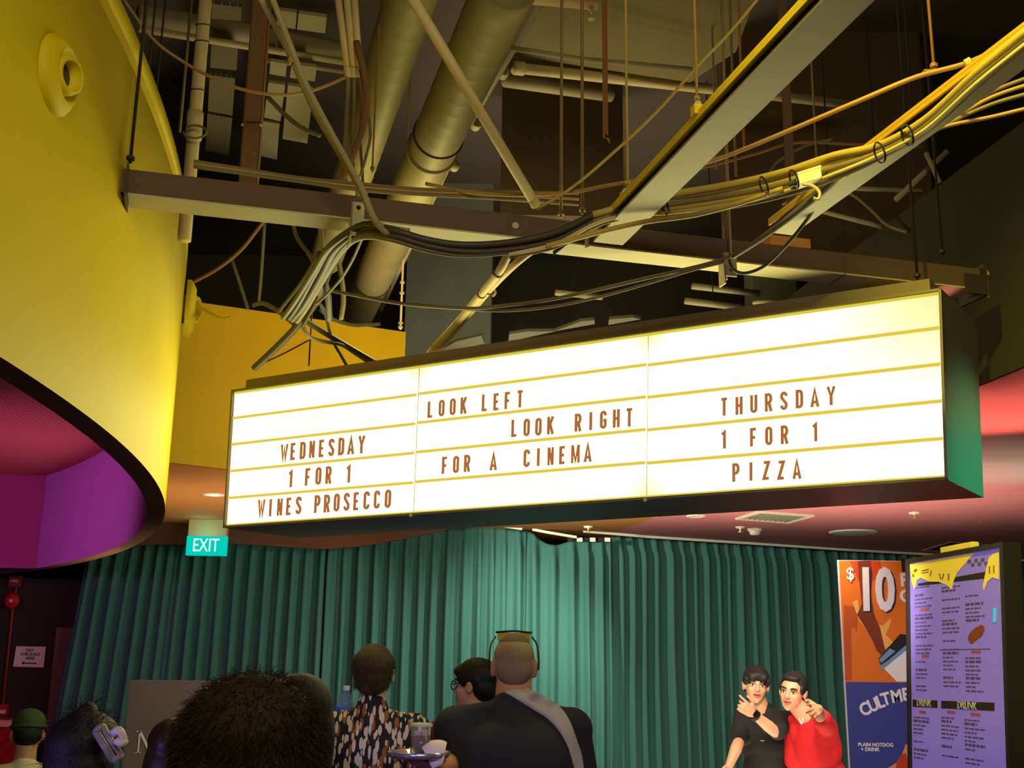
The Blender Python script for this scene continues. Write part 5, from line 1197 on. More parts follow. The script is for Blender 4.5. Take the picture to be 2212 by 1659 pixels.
def person(label, H, yaw, s=1.0, hyaw=None, hpitch=0.0, hroll=0.0, lean=(0, 0), sw=0.19, girth=1.0, arms=None, skin_m=None, shirt_m=None, sleeve=0.62, voxel=0.008, face=False, headw=1.0, legs=True, shirt_len=0.56, collar=0.0, neckw=1.0, noff=(0, 0, 0), trap=0.0):
    """H head centre in the world; lean = offset of the pelvis from under the neck (right, forward)"""
    RB = rotm(yaw); RH = rotm(yaw if hyaw is None else hyaw, hpitch, hroll)
    r, f, u = RB.col[0], RB.col[1], V((0, 0, 1))
    N = H-RH.col[2]*0.125*s-u*0.035*s-f*0.02*s+V(noff)  # base of the neck
    pel = N-u*0.53*s+r*lean[0]+f*lean[1]
    t = thing('person', label, 'person', V((pel.x, pel.y, 0)))
    chest = N.lerp(pel, 0.34); waist = N.lerp(pel, 0.68)
    g = girth
    hp, hmap = head_prims(H, RH, s, headw)
    P = list(hp)
    P += [('c', N-u*0.03*s, 0.060*s*neckw, H-RH.col[2]*0.05*s-RH.col[1]*0.012*s, 0.053*s*neckw)]
    tor = [('e', chest, (0.155*s*g, 0.105*s*g, 0.17*s), RB), ('e', waist, (0.135*s*g, 0.10*s*g, 0.15*s), RB), ('e', pel, (0.155*s*g, 0.11*s*g, 0.12*s), RB)]
    sh = []
    SHO = {}
    for sd in (-1, 1):
        S = N+r*sw*sd*s-u*0.055*s+f*0.005
        SHO[sd] = S
        sh += [('c', N-u*0.035*s+r*0.045*sd*s-f*0.01*s, 0.055*s, S, 0.057*s*min(1.15, g)), ('c', S, 0.06*s*min(1.2, g), chest+r*0.07*sd*s*g, 0.085*s*g)]
    P += tor+sh
    sl = []
    for sd in (-1, 1):
        S = SHO[sd]
        E, Wr = (arms or {}).get(sd, (None, None))[:2] if (arms or {}).get(sd) else (None, None)
        if E is None: E = S-u*0.29*s+r*0.05*sd*s-f*0.02*s
        if Wr is None: Wr = E-u*0.25*s+f*0.05*s+r*0.01*sd
        ru = 0.048*s*min(1.25, g); re = 0.037*s*min(1.2, g)
        P += [('c', S, ru, E, re), ('c', E, re, E.lerp(Wr, 0.35), 0.040*s*min(1.2, g)), ('c', E.lerp(Wr, 0.35), 0.039*s*min(1.2, g), Wr, 0.025*s)]
        hd = (arms or {}).get(sd)
        if hd and len(hd) > 2 and hd[2]: P += hand_prims(Wr, hd[2], hd[3], sd, hd[4], s, hd[5] if len(hd) > 5 else 0.3)
        else: P += hand_prims(Wr, (Wr-E).normalized()+f*0.1, r*-sd, sd, (0.3, 0.35, 0.4, 0.45), s)
        sl += [('c', S+u*0.002, ru+0.016*s, S.lerp(E, sleeve), ru+0.014*s)]
        if abs(sleeve-1) > 1: pass
    hips = []
    if legs:
        for sd in (-1, 1):
            hp_ = pel+r*0.085*sd*s; kn = V((hp_.x, hp_.y, 0))+u*pel.z*0.53+f*0.02; an = V((hp_.x, hp_.y, 0.09*s))-f*0.02
            P += [('c', hp_, 0.082*s, kn, 0.055*s), ('c', kn, 0.052*s, kn.lerp(an, .35), 0.055*s), ('c', kn.lerp(an, .35), 0.055*s, an, 0.036*s)]
            hips += [('c', hp_, 0.10*s*min(1.2, g), kn, 0.075*s), ('c', kn, 0.075*s, an, 0.062*s)]
            foot = [('c', an-u*0.05*s-f*0.02*s, 0.036*s, V((an.x, an.y, 0.034*s))+f*0.17*s, 0.034*s), ('c', an, 0.04*s, an-u*0.05*s-f*0.03*s, 0.038*s)]
            blob('shoe', foot, m_shoe, t, 0.012, 3)
        hips += [('e', pel-u*0.02, (0.172*s*g, 0.125*s*g, 0.13*s), RB)]
        blob('trousers', hips, m_jean, t, 0.014, 4)
    body = blob('body', P, skin_m or m_skin, t, voxel, 3)
    k = 0.018*s
    SP_ = [('e', chest, (0.165*s*g+k, 0.112*s*g+k, 0.185*s), RB), ('e', waist, (0.145*s*g+k, 0.112*s*g+k, 0.17*s), RB), ('e', N.lerp(pel, 0.9), (0.155*s*g+k, 0.115*s*g+k, 0.14*s), RB), ('c', chest, 0.12*s*g, pel-u*(shirt_len-0.53)*s, 0.125*s*g)]
    for sd in (-1, 1):
        S = SHO[sd]
        SP_ += [('c', N-u*0.045*s+r*0.05*sd*s-f*0.012*s, 0.062*s, S, 0.066*s*min(1.15, g)), ('c', S, 0.07*s*min(1.2, g), chest+r*0.07*sd*s*g, 0.10*s*g)]
    SP_ += [('c', N-u*0.05*s-f*0.012*s, 0.088*s*neckw, N+u*collar*s-f*0.008*s, 0.066*s*neckw)]
    for sd in (-1, 1): SP_ += [('c', N-u*0.015*s+r*0.045*sd*s*neckw-f*0.015*s+u*trap, 0.045*s, SHO[sd]+u*(0.012*s+trap*0.7), 0.052*s)]
    shirt = blob('shirt', SP_+sl, shirt_m, t, 0.010, 4)
    if face:
        for sx in (-1, 1):
            bm = B(); bmesh.ops.create_uvsphere(bm, u_segments=14, v_segments=10, radius=1, matrix=Matrix.Translation(hmap(sx*0.031, 0.0755, 0.006)) @ RH.to_4x4() @ Matrix.Diagonal((0.0135*s, 0.009*s, 0.0065*s, 1)))
            e_ = obj('eye', bm, m_eye, t, True)
            bm = B(); bmesh.ops.create_uvsphere(bm, u_segments=12, v_segments=8, radius=1, matrix=Matrix.Translation(hmap(sx*0.031, 0.0825, 0.006)) @ RH.to_4x4() @ Matrix.Diagonal((0.006*s, 0.003*s, 0.006*s, 1)))
            obj('iris', bm, m_iris, e_, True)
            bm = B(); tube(bm, crom([hmap(sx*0.014, 0.090, 0.026), hmap(sx*0.032, 0.088, 0.032), hmap(sx*0.052, 0.074, 0.027)], 4), 0.0042*s, 6); obj('eyebrow', bm, m_hairb, t, True)
            bm = B(); tube(bm, crom([hmap(sx*0.016, 0.082, 0.010), hmap(sx*0.031, 0.087, 0.0135), hmap(sx*0.047, 0.076, 0.010)], 4), 0.0022*s, 6); obj('eyelid', bm, m_hairb, t, True)
        bm = B(); tube(bm, crom([hmap(-0.024, 0.083, -0.053), hmap(-0.010, 0.0945, -0.0475), hmap(0, 0.0955, -0.0495), hmap(0.010, 0.0945, -0.0475), hmap(0.024, 0.083, -0.053)], 4), [0.002]+[0.0045*s]*15+[0.002], 6)
        tube(bm, crom([hmap(-0.022, 0.083, -0.055), hmap(0, 0.0945, -0.064), hmap(0.022, 0.083, -0.055)], 6), [0.002]+[0.0052*s]*11+[0.002], 6)
        obj('lips', bm, m_lip, t, True)
        bm = B(); tube(bm, crom([hmap(-0.018, 0.0865, -0.0545), hmap(0, 0.0965, -0.057), hmap(0.018, 0.0865, -0.0545)], 5), 0.0028*s, 6); obj('mouth', bm, mat('mouth_dark', (80, 24, 24), 0.6), t, True)
    return t, hmap, RH, RB, N, SHO, pel
def hair_prims(hmap, RH, s, spec, wide=1.0):
    return [('e', hmap(*c), (rr[0]*s*wide, rr[1]*s, rr[2]*s), RH) for c, rr in spec]
SHORT = [((0, -0.022, 0.040), (0.081, 0.098, 0.086)), ((0, -0.058, -0.010), (0.070, 0.052, 0.070)), ((0.062, -0.022, 0.018), (0.020, 0.058, 0.042)), ((-0.062, -0.022, 0.018), (0.020, 0.058, 0.042))]
def strands(c_list, n, ln, rad, m, t, seed, H, zmin=-9, jitter=0.5, drop=0.0, name='hair_strands', lift=0.0, fwd=None):
    """tapered strands growing outwards from ellipsoids (centre, radii, rotation)"""
    rnd = random.Random(seed); bm = B()
    for i in range(n):
        c, r, R = c_list[i % len(c_list)]
        z = rnd.uniform(-1, 1); a = rnd.uniform(0, 2*PI); q = math.sqrt(1-z*z)
        l = V((q*math.cos(a), q*math.sin(a), z))
        p = c+R @ V((l.x*r[0], l.y*r[1], l.z*r[2]))*0.97
        if p.z < zmin: continue
        nn = (R @ V((l.x/r[0], l.y/r[1], l.z/r[2]))).normalized()
        d = (nn+V((rnd.gauss(0, 1), rnd.gauss(0, 1), rnd.gauss(0, 1)))*jitter*0.5+V((0, 0, -drop))).normalized()
        L = ln*rnd.uniform(0.5, 1.3)
        pts = [p, p+d*L*0.5, p+(d+V((rnd.gauss(0, .3), rnd.gauss(0, .3), -0.25+lift))).normalized()*L]
        tube(bm, pts, [rad, rad*0.8, rad*0.15], 3, False)
    return obj(name, bm, m, t, True)

# --- man in the leaf patterned shirt
def leaf_shirt():
    m = bpy.data.materials.new('leaf_shirt'); m.use_nodes = True; nt = m.node_tree; b = nt.nodes['Principled BSDF']; b.inputs['Roughness'].default_value = 0.8
    tc = nt.nodes.new('ShaderNodeTexCoord')
    def layer(scale, rot, seedv, thr, col_ramp, prev):
        mp = nt.nodes.new('ShaderNodeMapping'); mp.inputs['Scale'].default_value = scale; mp.inputs['Rotation'].default_value = rot; mp.inputs['Location'].default_value = seedv
        vo = nt.nodes.new('ShaderNodeTexVoronoi'); vo.inputs['Scale'].default_value = 1.0; vo.inputs['Randomness'].default_value = 0.85
        nt.links.new(tc.outputs['Object'], mp.inputs['Vector']); nt.links.new(mp.outputs['Vector'], vo.inputs['Vector'])
        lt = nt.nodes.new('ShaderNodeMath'); lt.operation = 'LESS_THAN'; lt.inputs[1].default_value = thr; nt.links.new(vo.outputs['Distance'], lt.inputs[0])
        mx = nt.nodes.new('ShaderNodeMix'); mx.data_type = 'RGBA'; nt.links.new(lt.outputs[0], mx.inputs['Factor']); nt.links.new(prev, mx.inputs['A']); mx.inputs['B'].default_value = col_ramp
        return mx.outputs['Result']
    rgb = nt.nodes.new('ShaderNodeRGB'); rgb.outputs[0].default_value = RGB(26, 26, 40)
    o = layer((42, 20, 13), (0, 0.25, 0), (3, 1, 2), 0.38, RGB(160, 96, 44), rgb.outputs[0])
    o = layer((52, 22, 15), (0, -0.35, 0), (0, 0, 0), 0.40, RGB(226, 216, 200), o)
    o = layer((58, 22, 17), (0, 0.15, 0), (7, 4, 9), 0.27, RGB(226, 216, 200), o)
    nt.links.new(o, b.inputs['Base Color']); return m
H = at(809, 1457, 4.8)
t, hm, RH, RB, N, SH_, pel = person('man with brown hair in a navy, white and brown leaf pattern shirt, seen from behind', H, -0.06, 0.99, sw=0.175, girth=1.0, shirt_m=leaf_shirt(), skin_m=m_skin3, sleeve=0.9, collar=0.03)
blob('hair', hair_prims(hm, RH, 0.99, SHORT+[((0, -0.062, -0.035), (0.066, 0.044, 0.050)), ((0, -0.03, 0.04), (0.086, 0.092, 0.080))]), m_hairbr, t, 0.006, 3)
strands([(hm(0, -0.03, 0.03), V((0.085, 0.092, 0.088)), RH), (hm(0, -0.062, -0.035), V((0.066, 0.045, 0.055)), RH)], 2600, 0.022, 0.0010, m_hairbr, t, 21, H, zmin=H.z-0.05, jitter=0.35, drop=1.2)

# --- big man in navy tee with sling strap
H = at(1110, 1443, 4.4)
m_navy = mat('tee_navy', (44, 44, 58), 0.85, var=0.08, scale=6)
tray_c = at(905, 1637, 4.15)
El = at(1000, 1668, 4.35); Wl = at(958, 1655, 4.18)
arms = {-1: (at(992, 1640, 4.42)-V((0, 0, .02)), tray_c+V((0.075, 0.02, -0.03)), V((-1, 0.15, 0.12)), V((0, 0, 1)), (0.25, 0.3, 0.3, 0.35), 0.25)}
t, hm, RH, RB, N, SH_, pel = person('big man with cropped hair in a navy tee and pale shoulder strap, seen from behind', H, 0.02, 1.03, sw=0.205, girth=1.42, arms=arms, skin_m=m_skin2, shirt_m=m_navy, sleeve=0.72, headw=1.03, collar=0.02, neckw=1.22, trap=0.022)
m_buzz = mat('hair_cropped', (146, 122, 98), 0.8, var=0.35, scale=140, bump=0.3)
blob('hair', hair_prims(hm, RH, 1.03, [((0, -0.014, 0.036), (0.0755, 0.0945, 0.0835)), ((0, -0.050, 0.0), (0.067, 0.056, 0.068))]), m_buzz, t, 0.006, 3)
blob('hair_top', hair_prims(hm, RH, 1.03, [((0, -0.010, 0.062), (0.066, 0.084, 0.063))]), mat('hair_crop_top', (98, 78, 56), 0.8, var=0.4, scale=140, bump=0.4), t, 0.006, 3)
m_gls = mat('sunglass_frame', (18, 18, 20), 0.3)
sg = bpy.data.objects.new('sunglasses', None); COL.objects.link(sg); sg.location = hm(0, 0.03, 0.11); tag(sg, 'black sunglasses pushed up on the head of the big man', 'glasses')
for sx in (-1, 1):
    bm = B(); tube(bm, crom([hm(sx*0.066, 0.05, 0.112), hm(sx*0.082, 0.02, 0.085), hm(sx*0.087, -0.02, 0.035), hm(sx*0.086, -0.035, -0.005)], 5), 0.0035, 8); obj('temple', bm, m_gls, sg, True)
    bm = B(); c = hm(sx*0.034, 0.052, 0.114); boxc(bm, c, RH.col[0]*0.052, RH.col[1]*0.004, RH.col[2]*0.034); bevel(bm, 0.002); obj('lens', bm, mat('sunglass_lens', (190, 170, 70), 0.15, spec=0.8), sg)
bm = B(); tube(bm, [hm(-0.066, 0.048, 0.128), hm(0, 0.053, 0.134), hm(0.066, 0.048, 0.128)], 0.004, 8); obj('bridge_bar', bm, m_gls, sg, True)
# strap across the back
m_strap = mat('strap_grey', (186, 182, 190), 0.8, var=0.05)
shirt = [c for c in t.children if c.name.startswith('shirt')][0]
from mathutils.bvhtree import BVHTree
bmt = B(); bmt.from_mesh(shirt.data); bv = BVHTree.FromBMesh(bmt); bmt.free()
mwS = local_matrix(t) @ shirt.matrix_parent_inverse
def onshirt(px, py, off=0.004):
    d = ray(px, py).normalized(); inv = mwS.inverted()
    hit = bv.ray_cast(inv @ CAM, d)
    if hit[0] is None: return None
    return mwS @ hit[0]-d*off
edgeA = [(1108, 1489), (1130, 1488), (1156, 1494), (1184, 1508), (1212, 1530), (1232, 1560), (1246, 1600), (1256, 1630), (1262, 1668), (1266, 1720)]
edgeB = [(1090, 1496), (1102, 1502), (1122, 1514), (1150, 1532), (1182, 1552), (1208, 1580), (1226, 1612), (1236, 1642), (1244, 1676), (1250, 1725)]
bm = B(); raw = []
for a, b in zip(crom([V((x, y, 0)) for x, y in edgeA], 4), crom([V((x, y, 0)) for x, y in edgeB], 4)):
    raw.append([(a.lerp(b, k/4), onshirt(a.lerp(b, k/4).x, a.lerp(b, k/4).y)) for k in range(5)])
rows = []
for i, row in enumerate(raw):
    out = []
    for k, (q, h) in enumerate(row):
        if h is None:
            best = min(((abs(i2-i)+abs(k2-k)*.7, h2.y) for i2, r2 in enumerate(raw) for k2, (_, h2) in enumerate(r2) if h2 is not None), key=lambda z: z[0])
            h = at(q.x, q.y, best[1])
        out.append(bm.verts.new(h))
    rows.append(out)
for p, q in zip(rows, rows[1:]):
    for k in range(4): bm.faces.new((p[k], p[k+1], q[k+1], q[k]))
o = obj('shoulder_strap', bm, m_strap, t, True); md = o.modifiers.new('s', 'SOLIDIFY'); md.thickness = 0.006; md.offset = 0

# --- man with glasses, profile to the left, maroon top
H = at(1026, 1482, 5.35)
m_mar = mat('top_maroon', (104, 48, 52), 0.85)
yw = math.radians(62)
t, hm, RH, RB, N, SH_, pel = person('dark haired man in glasses and maroon top, in profile beyond the navy tee', H, math.radians(30), 0.98, hyaw=yw, sw=0.185, girth=1.0, skin_m=m_skin3, shirt_m=m_mar, face=True)
blob('hair', hair_prims(hm, RH, 0.98, [((0, -0.014, 0.048), (0.086, 0.104, 0.083)), ((0, -0.055, -0.005), (0.076, 0.055, 0.070)), ((0, 0.066, 0.066), (0.066, 0.034, 0.030)), ((0.066, -0.01, 0.03), (0.020, 0.062, 0.040)), ((-0.066, -0.01, 0.03), (0.020, 0.062, 0.040))]), m_hairb, t, 0.006, 3)
gl = bpy.data.objects.new('eyeglasses', None); COL.objects.link(gl); gl.location = hm(0, 0.1, 0.0); tag(gl, 'dark framed glasses worn by the man in profile', 'glasses')
for sx in (-1, 1):
    bm = B(); tube(bm, [hm(sx*0.034+0.024*math.cos(k*PI/8), 0.100-0.006*abs(math.cos(k*PI/8)), 0.002+0.020*math.sin(k*PI/8)) for k in range(17)], 0.0025, 6, False); obj('rim', bm, m_gls, gl, True)
    bm = B(); tube(bm, [hm(sx*0.058, 0.094, 0.008), hm(sx*0.080, 0.03, 0.010), hm(sx*0.086, -0.02, 0.004)], 0.0025, 6); obj('temple', bm, m_gls, gl, True)
bm = B(); tube(bm, [hm(-0.010, 0.102, 0.006), hm(0, 0.106, 0.009), hm(0.010, 0.102, 0.006)], 0.0025, 6); obj('bridge', bm, m_gls, gl, True)

# --- young man in black tee pointing
H = at(1633, 1482, 7.4)
m_blk = mat('tee_black', (30, 28, 28), 0.85, var=0.08)
py_ = PI-0.75
hand = at(1597, 1519, 7.02); wr = at(1626, 1541, 7.08); el = at(1676, 1582, 7.16)
arms = {-1: None, 1: None}
# facing the camera: his left arm is on the image right
r_ = rotm(py_).col[0]
sdL = 1 if r_.x > 0 else -1       # side index whose +r*side points to image right
arms = {sdL: (el, wr, (hand-wr), (V((0.35, -0.2, 0.9)).cross((hand-wr).normalized()))*sdL, (0.0, 0.85, 0.95, 1.0), 0.0),
        -sdL: (at(1596, 1602, 7.3), at(1575, 1655, 7.25), None, None, None)}
t, hm, RH, RB, N, SH_, pel = person('young man with black fringe in a black tee pointing left across his chest', H, py_, 0.98, hyaw=PI-0.10, hroll=-0.10, noff=(0.045, 0, 0), sw=0.155, girth=0.95, arms=arms, skin_m=m_skin2, shirt_m=m_blk, sleeve=0.85, voxel=0.0055, face=True)
blob('hair', hair_prims(hm, RH, 0.98, [((0, -0.014, 0.050), (0.086, 0.102, 0.083)), ((0, -0.055, -0.005), (0.074, 0.055, 0.070)), ((0.0, 0.066, 0.066), (0.068, 0.038, 0.028)), ((0.03, 0.082, 0.055), (0.030, 0.020, 0.022)), ((-0.03, 0.082, 0.055), (0.030, 0.020, 0.022)), ((0.070, 0.0, 0.036), (0.018, 0.060, 0.036)), ((-0.070, 0.0, 0.036), (0.018, 0.060, 0.036))]), m_hairb, t, 0.005, 2)
d_ = (wr-el).normalized(); u_, w_ = frame_of(d_)
wc = wr.lerp(el, 0.10)
wa = thing('wristwatch', 'black wristwatch on the pointing arm of the young man', 'watch', wc)
bm = B(); lathe(bm, wc, d_, [(0.027, -0.014), (0.034, -0.012), (0.034, 0.012), (0.027, 0.014)], 18); obj('strap', bm, m_black, wa, True)
bm = B(); boxc(bm, wc+V((0, -0.035, 0.008)), d_*0.036, d_.cross(V((0, -1, 0))).normalized()*0.036, V((0, 0.012, 0))); bevel(bm, 0.004); obj('case', bm, m_gls, wa)
bm = B(); c = at(1647, 1600, 7.2); boxc(bm, c, V((0.022, 0, 0.0)), V((0, 0.004, 0)), V((0, 0, 0.006))); obj('chest_print', bm, mat('print_grey', (150, 150, 156), 0.6), t)

# --- man in red tee pointing at the camera
H = at(1712, 1495, 7.1)
m_redt = mat('tee_red', (206, 26, 34), 0.8, var=0.06)
py_ = 2.05
r_ = rotm(py_).col[0]
sdL = 1 if r_.x > 0 else -1
N_est = H
hand = at(1764, 1527, 6.32); wr = at(1768, 1531, 6.46); el = at(1770, 1545, 6.75)
arms = {sdL: (el, wr, (hand-wr)+V((-0.03, 0, -0.02)), (V((-0.55, 0, 0.8)).cross((hand-wr).normalized()))*sdL, (0.0, 0.85, 0.95, 0.95), 0.1)}
t, hm, RH, RB, N, SH_, pel = person('man in a red tee leaning in and pointing straight at the camera', H, py_+0.0, 0.98, hyaw=PI-0.55, hpitch=-0.05, hroll=-0.16, lean=(-0.03, -0.10), noff=(0.105, 0, 0.01), sw=0.15, girth=0.92, arms=arms, skin_m=m_skin2, shirt_m=m_redt, sleeve=0.75, voxel=0.0055, face=True)
blob('hair', hair_prims(hm, RH, 0.98, [((0, -0.024, 0.046), (0.083, 0.096, 0.082)), ((0, -0.058, -0.008), (0.072, 0.052, 0.068)), ((0.064, -0.012, 0.028), (0.020, 0.058, 0.040)), ((-0.064, -0.012, 0.028), (0.020, 0.058, 0.040)), ((0.0, 0.052, 0.088), (0.054, 0.034, 0.022))]), m_hairb, t, 0.005, 2)
bm = B(); c = at(1731, 1560, 6.96)
for s_ in (-1, 1): tube(bm, [c+V((s_*0.006, 0, 0)), c+V((s_*0.012, 0, 0.024))], 0.003, 6)
tube(bm, [c+V((-0.006, 0, 0)), c+V((0, 0, -0.01)), c+V((0.006, 0, 0))], 0.004, 6); obj('chest_emblem', bm, mat('emblem_white', (236, 228, 226), 0.6), t)
bm = B(); boxc(bm, at(1794, 1571, 7.0), V((0.02, 0.03, 0)), V((0.004, 0, 0)), V((0, 0, 0.075))); obj('sleeve_patch', bm, mat('emblem_white', (236, 228, 226), 0.6), t)

# --- boy in a dark green cap
H = at(60, 1588, 5.0)
t, hm, RH, RB, N, SH_, pel = person('boy in a dark green cap and pale tee at the lower left corner', H, 0.35, 0.80, hpitch=-0.12, sw=0.17, girth=0.9, skin_m=m_skin2, shirt_m=mat('tee_pale', (226, 216, 170), 0.8, var=0.04))
blob('hair', hair_prims(hm, RH, 0.80, [((0, -0.045, 0.0), (0.074, 0.060, 0.060))]), m_hairb, t, 0.007, 3)
m_cap = mat('cap_green', (62, 84, 48), 0.8, var=0.1)
cp = blob('cap', hair_prims(hm, RH, 0.80, [((0, -0.016, 0.058), (0.086, 0.106, 0.078))]), m_cap, t, 0.006, 2)
bm = B(); tube(bm, [hm(0.0865*math.cos(k*PI/16), -0.016+0.106*math.sin(k*PI/16), 0.040) for k in range(33)], 0.007, 8, False); obj('band', bm, m_cap, cp, True)
bm = B(); vs = [[bm.verts.new(hm(x*0.075, 0.08+0.075*(1-x*x)*f, 0.045-0.02*f)) for x in (-1, -.6, -.2, .2, .6, 1)] for f in (0, 0.5, 1)]
for a, b in zip(vs, vs[1:]):
    for k in range(5): bm.faces.new((a[k], a[k+1], b[k+1], b[k]))
o = obj('brim', bm, m_cap, cp, True); md = o.modifiers.new('s', 'SOLIDIFY'); md.thickness = 0.006

# --- woman with a claw clip
H = at(186, 1625, 3.3)
t, hm, RH, RB, N, SH_, pel = person('person with black pinned up hair and a claw clip, lower left foreground', H, 0.0, 0.95, sw=0.16, girth=0.9, skin_m=m_skin, shirt_m=mat('top_white', (226, 210, 170), 0.8))
hp = [((0, -0.026, 0.032), (0.104, 0.112, 0.088)), ((0, -0.06, -0.03), (0.098, 0.070, 0.085)), ((0.02, -0.075, 0.088), (0.036, 0.045, 0.058)), ((0.005, -0.06, 0.075), (0.06, 0.05, 0.05))]
blob('hair', hair_prims(hm, RH, 0.95, hp), m_hairb, t, 0.007, 3)
strands([(hm(*c), V(r)*0.95, RH) for c, r in hp], 700, 0.05, 0.0009, m_hairb, t, 3, H, jitter=0.9, drop=0.2)
cl = thing('claw_clip', 'grey and white hair claw clip in the pinned up black hair', 'hair clip', at(232, 1600, 3.12))
m_cl = mat('clip_shell', (140, 132, 134), 0.3); m_clw = mat('clip_white', (220, 206, 210), 0.3)
def cl_bar(pts, w, m, nm): bm = B(); tube(bm, crom([at(*q) for q in pts], 4), w, 8); obj(nm, bm, m, cl, True)
cl_bar([(206, 1580, 3.14), (226, 1612, 3.12), (244, 1642, 3.14)], 0.010, m_cl, 'arm')
cl_bar([(222, 1568, 3.14), (240, 1600, 3.12), (262, 1632, 3.14)], 0.008, m_cl, 'arm')
cl_bar([(206, 1580, 3.14), (214, 1573, 3.13), (222, 1568, 3.14)], 0.009, m_cl, 'crosspiece'); cl_bar([(244, 1642, 3.14), (254, 1638, 3.13), (262, 1632, 3.14)], 0.009, m_cl, 'crosspiece')
cl_bar([(244, 1584, 3.12), (258, 1578, 3.11), (268, 1598, 3.12)], 0.011, m_clw, 'spring_grip'); cl_bar([(250, 1600, 3.11), (262, 1606, 3.11), (272, 1600, 3.12)], 0.010, m_clw, 'spring_grip')
# --- long dark hair behind
H = at(372, 1624, 4.1)
t, hm, RH, RB, N, SH_, pel = person('person with long straight dark hair before the lettered board', H, 0.1, 0.93, sw=0.16, girth=0.88, skin_m=m_skin, shirt_m=mat('top_grey', (70, 66, 70), 0.8))
blob('hair', hair_prims(hm, RH, 0.93, [((0, -0.02, 0.036), (0.088, 0.103, 0.088)), ((0, -0.06, -0.06), (0.094, 0.060, 0.14)), ((0.06, -0.02, -0.10), (0.03, 0.06, 0.14)), ((-0.06, -0.02, -0.10), (0.03, 0.06, 0.14)), ((0, -0.075, -0.2), (0.10, 0.045, 0.12))]), mat('hair_dark_brown', (48, 38, 26), 0.4, var=0.4, scale=50, bump=0.4, stretch=(1, 1, 0.1)), t, 0.008, 3)
# --- smooth round dark head at the right of the big foreground head
H = at(652, 1552, 3.3)
t, hm, RH, RB, N, SH_, pel = person('person with smooth dark bobbed hair peeping out right of the large foreground head', H, -0.2, 0.97, sw=0.165, girth=0.9, skin_m=m_skin, shirt_m=mat('top_grey', (70, 66, 70), 0.8))
blob('hair', hair_prims(hm, RH, 0.97, [((0, -0.018, 0.036), (0.094, 0.106, 0.092)), ((0, -0.05, -0.06), (0.096, 0.070, 0.12)), ((0.07, -0.01, -0.06), (0.028, 0.07, 0.12)), ((-0.07, -0.01, -0.06), (0.028, 0.07, 0.12))]), mat('hair_soft_black', (26, 21, 17), 0.75, var=0.4, scale=50, bump=0.4, stretch=(1, 1, 0.1)), t, 0.007, 3)
# --- large foreground head
H = at(546, 1632, 1.74)
t, hm, RH, RB, N, SH_, pel = person('person with large fluffy dark hair filling the lower foreground, seen from behind', H, 0.05, 1.0, sw=0.19, skin_m=m_skin, shirt_m=mat('top_black', (34, 32, 36), 0.8), voxel=0.006, headw=1.12)
hp = [((0, -0.022, 0.034), (0.098, 0.104, 0.082)), ((0, -0.056, -0.02), (0.094, 0.064, 0.085)), ((0.064, -0.022, 0.015), (0.034, 0.064, 0.058)), ((-0.064, -0.022, 0.015), (0.034, 0.064, 0.058))]
m_hf = mat('hair_foreground', (44, 34, 26), 0.75, var=0.4, scale=50, bump=0.4, spec=0.15)
blob('hair', hair_prims(hm, RH, 1.0, hp), m_hf, t, 0.005, 3)
strands([(hm(*c), V(r), RH) for c, r in hp], 16000, 0.019, 0.0008, m_hf, t, 9, H, jitter=0.8, drop=0.7)
strands([(hm(*c), V(r), RH) for c, r in hp[:1]], 400, 0.026, 0.0006, m_hf, t, 10, H, jitter=1.2, drop=0.0, name='stray_hairs')

# ================================================================== THINGS HELD OR STANDING NEAR THE PEOPLE
tr = thing('serving_tray', 'round silver tray with bluish rim held by the big man', 'tray', tray_c)
bm = B(); lathe(bm, tray_c, (0, 0, 1), [(0, 0), (0.098, 0), (0.104, 0.004), (0.110, 0.022), (0.107, 0.022), (0.101, 0.007), (0, 0.004)], 44); obj('dish', bm, mat('tray_silver', (206, 206, 220), 0.22, 0.8, var=0.03), tr, True)
lamp('tray_blue', 'POINT', tray_c+V((-0.08, -0.35, 0.06)), 1.1, (0.12, 0.12, 1.0), None, 0.03)
c = tray_c+V((0.003, 0.0, 0.0045)); c = V((at(908, 1625, tray_c.y).x, tray_c.y, tray_c.z+0.005))
cu = thing('iced_drink', 'clear plastic cup of dark iced drink standing on the tray', 'cup', c)
bm = B(); lathe(bm, c, (0, 0, 1), [(0, 0.0005), (0.027, 0.0005), (0.0385, 0.100), (0.040, 0.100), (0.040, 0.104), (0.0375, 0.104), (0.0365, 0.100), (0.026, 0.002), (0, 0.002)], 30); obj('cup', bm, glass('cup_clear', (226, 220, 210), 0.1, 0.13), cu, True)
bm = B(); lathe(bm, c, (0, 0, 1), [(0, 0.003), (0.0255, 0.003), (0.033, 0.070), (0, 0.070)], 26); obj('drink', bm, mat('drink_cola', (62, 26, 22), 0.2, spec=0.6), cu, True)
bm = B()
lathe(bm, c, (0, 0, 1), [(0.0405, 0.100), (0.0415, 0.108), (0.036, 0.112), (0.0, 0.113)], 30); obj('lid', bm, glass('lid_clear', (236, 226, 180), 0.15, 0.55), cu, True)
for k, (x, y, z) in enumerate(((-0.012, -0.012, 0.075), (0.012, 0.004, 0.077), (-0.004, 0.016, 0.074), (0.014, -0.016, 0.080))):
    bm = B(); boxc(bm, c+V((x, y, z)), V((0.018, 0.004, 0)), V((-0.004, 0.018, 0.003)), V((0, 0, 0.018))); bevel(bm, 0.003); obj('ice_cube', bm, glass('ice', (216, 190, 180), 0.1, 0.5), cu)
